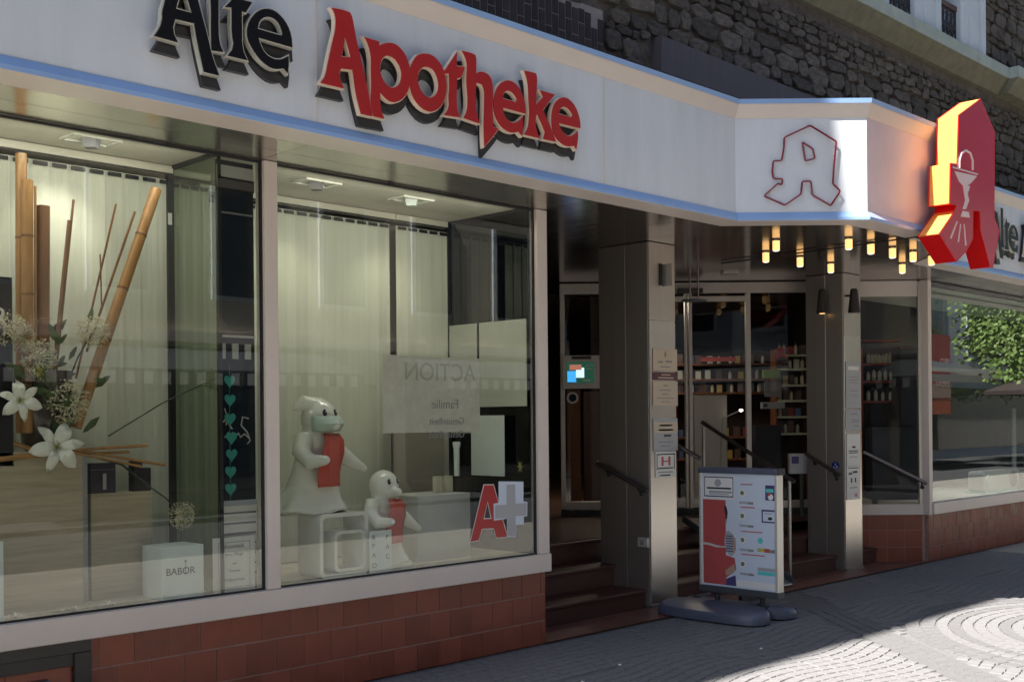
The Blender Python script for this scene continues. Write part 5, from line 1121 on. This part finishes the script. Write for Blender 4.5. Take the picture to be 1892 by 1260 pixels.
globe((3.512, 6.0, 1.916), .075, 'fluff', 120, (2.854, 6.0, 1.588)); globe((3.28, 5.97, 1.126), .085, 'fluff', 130, (3.085, 5.97, 1.297)); globe((2.459, 5.96, 1.923), .05, 'yellowgreen', 60)
MB().tube([(3.085, 5.97, 1.297), (2.926, 5.99, 1.43), (2.7, 6.0, 1.496)], .006, 6).build('stem', M['stem'], ar, True); MB().tube([(2.322, 5.99, 2.117), (2.333, 5.98, 1.921), (2.346, 5.96, 1.795)], .005, 6).build('stem', M['stem'], ar, True)
lf = MB()
for k in range(46):
    c = Vector((2.564, 6.02, 1.855)) + Vector((random.gauss(0, .10), random.gauss(0, .05), random.gauss(0, .15))); d = Vector((random.gauss(0, 1), random.gauss(0, .5), random.gauss(.3, 1))).normalized(); s = d.cross(Vector((0, 1, .2))).normalized(); L_ = random.uniform(.07, .16)
    lf.add([c, c + d*L_*.4 + s*L_*.16, c + d*L_*.8 + s*L_*.1, c + d*L_, c + d*L_*.8 - s*L_*.1, c + d*L_*.4 - s*L_*.16], [(0, 1, 2, 3), (0, 3, 4, 5)])
tag(lf.build('leaves', M['leaf'], ar, recalc=False), kind='stuff')
def yblock(nm, a, b, y0, y1, m, label, cat, zlo=ZF, bev=.003):
    return tag(B(nm, (a[0], y0, zlo), (b[0], y1, a[2]), m, None, bev), label, cat)
yblock('wooden_plinth', (1.997, 6.12, 1.514), (2.708, 6.12, 1.494), 6.0, 6.24, 'wood', 'large pale wood plinth under the flower arrangement', 'plinth')
yblock('wooden_plinth', (2.806, 6.15, 1.268), (3.171, 6.15, 1.249), 6.12, 6.3, 'wood', 'lower pale wood plinth carrying two small black boxes', 'plinth')
B_ = yblock('dark_post', (2.726, 6.14, 1.494), (2.794, 6.14, 1.492), 6.13, 6.16, 'plate_grey', 'grey strip standing between the two wooden plinths', 'post')
zt2 = 1.268
t = thing('gift_box', 'dark purple lattice box with a white label on the lower plinth', 'box', (2.881, 6.15, zt2))
a, b = (2.811, 6.13, 1.437), (2.957, 6.13, 1.273); B('box_body', (a[0], 6.13, zt2), (b[0], 6.2, a[2]), 'purplebox', t); B('label', (a[0] + .07, 6.127, zt2 + .02), (a[0] + .09, 6.13, zt2 + .11), 'plate_grey', t); B('ribbon', (a[0], 6.126, zt2 + .13), (b[0], 6.13, zt2 + .133), 'inkgrey', t)
a, b = (3.069, 6.13, 1.416), (3.171, 6.13, 1.262)
t = thing('gift_box', 'small black box with a stepped top at the right end of the lower plinth', 'box', (a[0], 6.15, zt2)); B('box_body', (a[0], 6.13, zt2), (b[0], 6.2, a[2] - .015), 'blackcard', t); B('box_step', (a[0], 6.13, a[2] - .015), (a[0] + .05, 6.2, a[2] + .025), 'blackcard', t)
# white display cube with lettering
a, b = (3.085, 5.84, 0.965), (3.343, 5.84, 0.943)
cu = thing('display_cube', 'white paper cube printed with a black brand word beside the paper sign', 'cube', ((a[0]+b[0])/2, 5.9, ZF)); B('cube_body', (a[0], 5.845, ZF), (b[0], 5.845 + .23, a[2]), 'cube', cu, .003)
text_mesh('BABOR', .056, 'lettering', M['ink'], cu, (a[0] + .022, 5.8435, ZF + .135), (1, 0, 0)); MB().tube([(a[0] + .143, 5.843, ZF + .13), (a[0] + .143, 5.843, ZF + .20)], .0025, 5).build('emblem', M['inkgrey'], cu); MB().ball((a[0] + .143, 5.843, ZF + .207), .008, 8, 1, .2, 1).build('emblem', M['inkgrey'], cu)
a, b = (3.396, 5.83, 0.992), (3.672, 5.83, 0.97)
pc = thing('paper_sign', 'upright white paper sign with grey border leaning beside the white cube', 'sign', ((a[0]+b[0])/2, 5.835, ZF)); B('sheet', (a[0], 5.832, ZF), (b[0], 5.838, a[2]), 'paper', pc)
for q in ((.12, .88, .08, .10), (.12, .88, .90, .915), (.12, .135, .1, .9), (.865, .88, .1, .9)): B('border', (a[0] + (b[0]-a[0])*q[0], 5.8305, ZF + (a[2]-ZF)*q[2]), (a[0] + (b[0]-a[0])*q[1], 5.832, ZF + (a[2]-ZF)*q[3]), 'plate_grey', pc)
for txt, v, sz in (('Kosmetik', .80, .034), ('Ihre Pflege', .66, .028), ('mit', .50, .022), ('Termin', .36, .026), ('Willkommen', .20, .026)): text_mesh(txt, sz, 'print_text', M['inkgrey'], pc, ((a[0]+b[0])/2, 5.8305, ZF + (a[2]-ZF)*v), (1, 0, 0), align='CENTER', depth=.0005)
bp2 = thing('black_poster', 'black poster with white letters at the left edge of the picture', 'poster', (2.15, 6.0, 1.6)); b = (2.34, 6.0, 2.419); c = (2.335, 6.0, 1.894)
B('poster_sheet', (1.75, 6.0, c[2] - .45), (b[0], 6.01, b[2]), 'blackcard', bp2); text_mesh('BABOR', .15, 'lettering', M['paper'], bp2, (b[0] - .02, 5.998, b[2] - .26), (1, 0, 0), align='RIGHT')
t = B('white_card', (1.9, 5.85, ZF), (2.227, 5.86, 1.071), 'cube', None); tag(t, 'white card at the very left edge of the display floor', 'card')
for i, p in enumerate(((2.289, 5.799, 0.68), (2.568, 5.852, 0.68), (2.749, 5.83, 0.68), (3.246, 7.23, 0.68))):
    mb = MB(); p = Vector((p[0], min(p[1] if p[1] > 5.83 else 5.86, 6.2), .674))
    for k in range(40): c = p + Vector((random.gauss(0, .035), abs(random.gauss(0, .02)), random.uniform(0, .02))); a = random.random()*6.3; mb.add([c, c + Vector((.02*math.cos(a), .02*math.sin(a), .004)), c + Vector((.02*math.cos(a+.7), .02*math.sin(a+.7), .010))], [(0, 1, 2)])
    t = mb.build('feather_tuft', M['paper'], None, recalc=False); tag(t, ('white feather tuft nearest the left edge on the display floor', 'white feather tuft in the middle of the display floor by the glass', 'small white feather tuft nearest the white cube', 'white feather tuft in front of the grey strip between the plinths')[i], 'feathers')
# ================================================================ RIGHT SHOP WINDOW
rw = thing('showcase_interior', 'dark floor and rear wall of the right show window', 'display window', (14, 6.3, .66)); B('display_floor', (12.55, 5.815, .60), (24, 6.95, .672), 'floorp', rw); B('rear_wall', (13.0, 6.94, .672), (24, 6.98, 3.2), 'shopwall', rw); B('ceiling_panel', (12.55, 5.83, 3.1), (24, 6.9, 3.14), 'ceil', rw)
def mir(p): return (p[0], 11.6 - p[1], p[2])
a, b = mir((40.03, 18.4, 4.631)), mir((41.556, 18.4, 1.715)); zm = 2.315
bn_ = thing('hanging_banner', 'red banner with an orange lower part, mirrored in the right shop window', 'banner', ((a[0]+b[0])/2, -6.8, b[2])); x0, x1 = a[0] - 1.2, b[0]
B('banner_sheet', (x0, -6.82, zm), (x1, -6.80, a[2]), 'banner', bn_); B('banner_foot', (x0, -6.82, b[2]), (x1, -6.80, zm), 'banner2', bn_); B('banner_band', (x0, -6.80, zm), (x1, -6.79, zm + .5), 'skin', bn_)
for k, tx in enumerate(('PRO', 'EVENT')): text_mesh(tx, .42, 'print_text', M['paper'], bn_, (x1 - .1, -6.785, a[2] - 1.15 - k*.75), (-1, 0, 0))
a, b = mir((32.613, 15.0, 3.103)), mir((37.185, 15.0, 3.083))
aw = thing('shop_awning', 'long white awning edge across the street, mirrored in the right shop window', 'awning', ((a[0]+b[0])/2, a[1], 2.6)); B('awning_bar', (a[0] - 1, a[1] - .04, a[2] - .12), (b[0], a[1] + .04, a[2]), 'awnstripe', aw); MB().prism([(a[0] - 1, a[1], a[2]), (a[0] - 1, -7.0, a[2] + .7), (a[0] - 1, -7.0, a[2] + .64), (a[0] - 1, a[1], a[2] - .06)], (b[0] - a[0] + 1, 0, 0)).build('awning_cloth', M['grey_plastic'], aw)
B('valance', (a[0] - 1, a[1], a[2] - .42), (b[0] - 1, a[1] + .012, a[2] - .2), 'awnstripe', aw)
tx0 = (14.447, 5.95, 0.713)
rd_ = thing('toy_radio', 'silver rounded radio shaped display with a dark round speaker in the right window', 'display', (tx0[0], 6.0, .672)); x0, x1 = tx0[0] - .12, 15.46
zt3 = 0.949; zb3 = 0.689
MB().prism(at_y(rrect((x0+x1)/2, (zt3+zb3)/2, x1-x0, zt3-zb3, .06), 5.93), (0, .2, 0)).build('radio_body', M['alu'], rd_, True); MB().tube([(x1 - .20, 5.93, (zt3+zb3)/2), (x1 - .20, 5.915, (zt3+zb3)/2)], .10, 24).build('speaker', M['ink'], rd_, True); MB().tube([(x0 + .16, 5.93, (zt3+zb3)/2), (x0 + .16, 5.918, (zt3+zb3)/2)], .09, 24).build('dial', M['ceramic'], rd_, True)
B('base_block', (x0 - .03, 5.9, .672), (x1 - .1, 6.15, zb3), 'aqua', rd_, .01)
MB().tube([(x1 + .02, 6.0, .672), (x1 + .02, 6.0, 1.75)], .03, 10).build('upright', M['alu'], rd_, True)
# ================================================================ OTHER SIDE OF THE STREET (seen mirrored in the glass)
def facade(x0, x1, y, h, m, label, floors, cols, awn=None):
    t = thing('house', label, 'building', ((x0+x1)/2, y - 3, 0)); B('wall', (x0, y - 8, 0), (x1, y, h), m, t); MB().prism([(x0 - .2, y + .4, h), (x0 - .2, y - 4, h + 2.6), (x0 - .2, y - 8.2, h)], (x1 - x0 + .4, 0, 0)).build('roof', M['roof'], t)
    fh = (h - 3.6)/floors
    for f in range(floors):
        for c in range(cols):
            cx = x0 + (x1-x0)*(c + .5)/cols; z0 = 3.9 + f*fh; w1 = B('window', (cx - .6, y - .02, z0), (cx + .6, y + .05, z0 + fh*.62), 'whitewin', t); B('pane', (cx - .5, y + .05, z0 + .08), (cx + .5, y + .062, z0 + fh*.62 - .08), 'darkpane', w1)
    B('shop_window', (x0 + .4, y - .02, .4), (x1 - 1.6, y + .06, 2.7), 'darkpane', t); B('door', (x1 - 1.3, y - .02, 0), (x1 - .4, y + .06, 2.4), 'framedark', t); B('string_course', (x0, y, 3.1), (x1, y + .12, 3.3), 'trim', t)
    if awn:
        MB().prism([(x0 + .3, y, 3.0), (x0 + .3, y + 1.3, 2.55), (x0 + .3, y + 1.3, 2.5), (x0 + .3, y, 2.94)], (x1 - x0 - 2, 0, 0)).build('awning', M['grey_plastic'], t); k = 0; xx = x0 + .3
        while xx < x1 - 1.8: B('valance_stripe', (xx, y + 1.3, 2.3), (xx + .16, y + 1.312, 2.5), 'awnstripe' if k % 2 else 'ink', t); xx += .16; k += 1
facade(-14, -3, -7.0, 13.0, 'opp2', 'cream three storey house across the street, furthest left', 2, 5)
facade(-3, 5.5, -7.0, 14.5, 'opp', 'blue grey house with striped awning across the street behind the camera', 3, 4, True)
facade(5.5, 15, -7.0, 13.3, 'opp2', 'cream house across the street facing the pharmacy entrance', 2, 4, True)
facade(15, 27, -7.0, 14.1, 'opp2', 'wide cream house with striped awning across the street', 3, 5, True)
facade(27, 36, -7.0, 13.5, 'opp2', 'cream house across the street next to the blue grey one', 2, 3)
facade(36, 52, -7.0, 13.5, 'opp', 'blue grey house across the street reflected in the right shop window', 2, 5)
facade(52, 75, -7.0, 14.0, 'opp2', 'far cream house at the end of the street row', 3, 7)
# street tree and parasol, mirrored in the right shop window
def tree(x, y, h, r, label, n):
    t = thing('street_tree', label, 'tree', (x, y, 0)); MB().tube([(x, y, 0), (x + .1, y, h*.3), (x - .05, y + .1, h*.55), (x + .1, y, h*.8)], [.2, .15, .1, .04], 10).build('trunk', M['bark'], t, True)
    lb = MB()
    for k in range(9): a = k*2.4; lb.tube([(x, y, h*(.35 + .04*k)), (x + r*.4*math.cos(a), y + r*.4*math.sin(a), h*(.45 + .04*k)), (x + r*.8*math.cos(a), y + r*.8*math.sin(a), h*(.5 + .05*k))], [.06, .04, .015], 6)
    lb.build('limbs', M['bark'], t); cr = MB(); cl_ = [(random.gauss(0, .45)*r, random.gauss(0, .45)*r, h*(.62 + random.gauss(0, .14))) for _ in range(26)]
    for k in range(n):
        c = random.choice(cl_); q = Vector((x + c[0] + random.gauss(0, .14)*r, y + c[1] + random.gauss(0, .14)*r, c[2] + random.gauss(0, .10)*r)); d = Vector((random.gauss(0, 1), random.gauss(0, 1), random.gauss(0, 1))).normalized(); e = d.orthogonal().normalized(); s = random.uniform(.06, .13)
        cr.add([q - e*s, q + d*s*.6, q + e*s, q - d*s*.6], [(0, 1, 2, 3)])
    tag(cr.build('crown', M['foliage'], t, recalc=False))
tree(40.5, -2.4, 8.0, 3.6, 'leafy street tree mirrored in the right shop window', 16000)
tree(48.5, -3.2, 7.0, 3.2, 'leafy street tree further down the street behind the first', 9000)
pz = thing('parasol', 'dark brown parasol in the street, mirrored at the right edge', 'parasol', (37.5, -1.9, 0)); MB().tube([(37.5, -1.9, 0), (37.5, -1.9, 3.0)], .03, 8).build('pole', M['railp'], pz); MB().lathe((37.5, -1.9, 2.3), [(2.0, 0), (2.0, .12), (.05, .75)], 8).build('canopy', M['parasol'], pz)

for x, wd_ in ((.8, 2.2), (2.6, 1.4), (4.9, 2.0)):   # added fill lights for the show windows, hidden behind the window head
    L = bpy.data.lights.new('showcase_fill', 'AREA'); L.shape = 'RECTANGLE'; L.size = wd_; L.size_y = .05; L.energy = 1.35*wd_; L.color = (1, .97, .84)
    o = bpy.data.objects.new('showcase_fill', L); col.objects.link(o); o.location = (x, 5.86, 3.17); o.rotation_euler = (R_(28), 0, 0)

spot(14.5, 5.86, 3.0, 14.5, 6.1, .9, 28, R_(60), (.9, .97, 1)); spot(13.3, 5.9, 3.0, 13.3, 6.4, .9, 10, R_(70), (.9, .97, 1))  # added spots to brighten the right window display, no fittings there
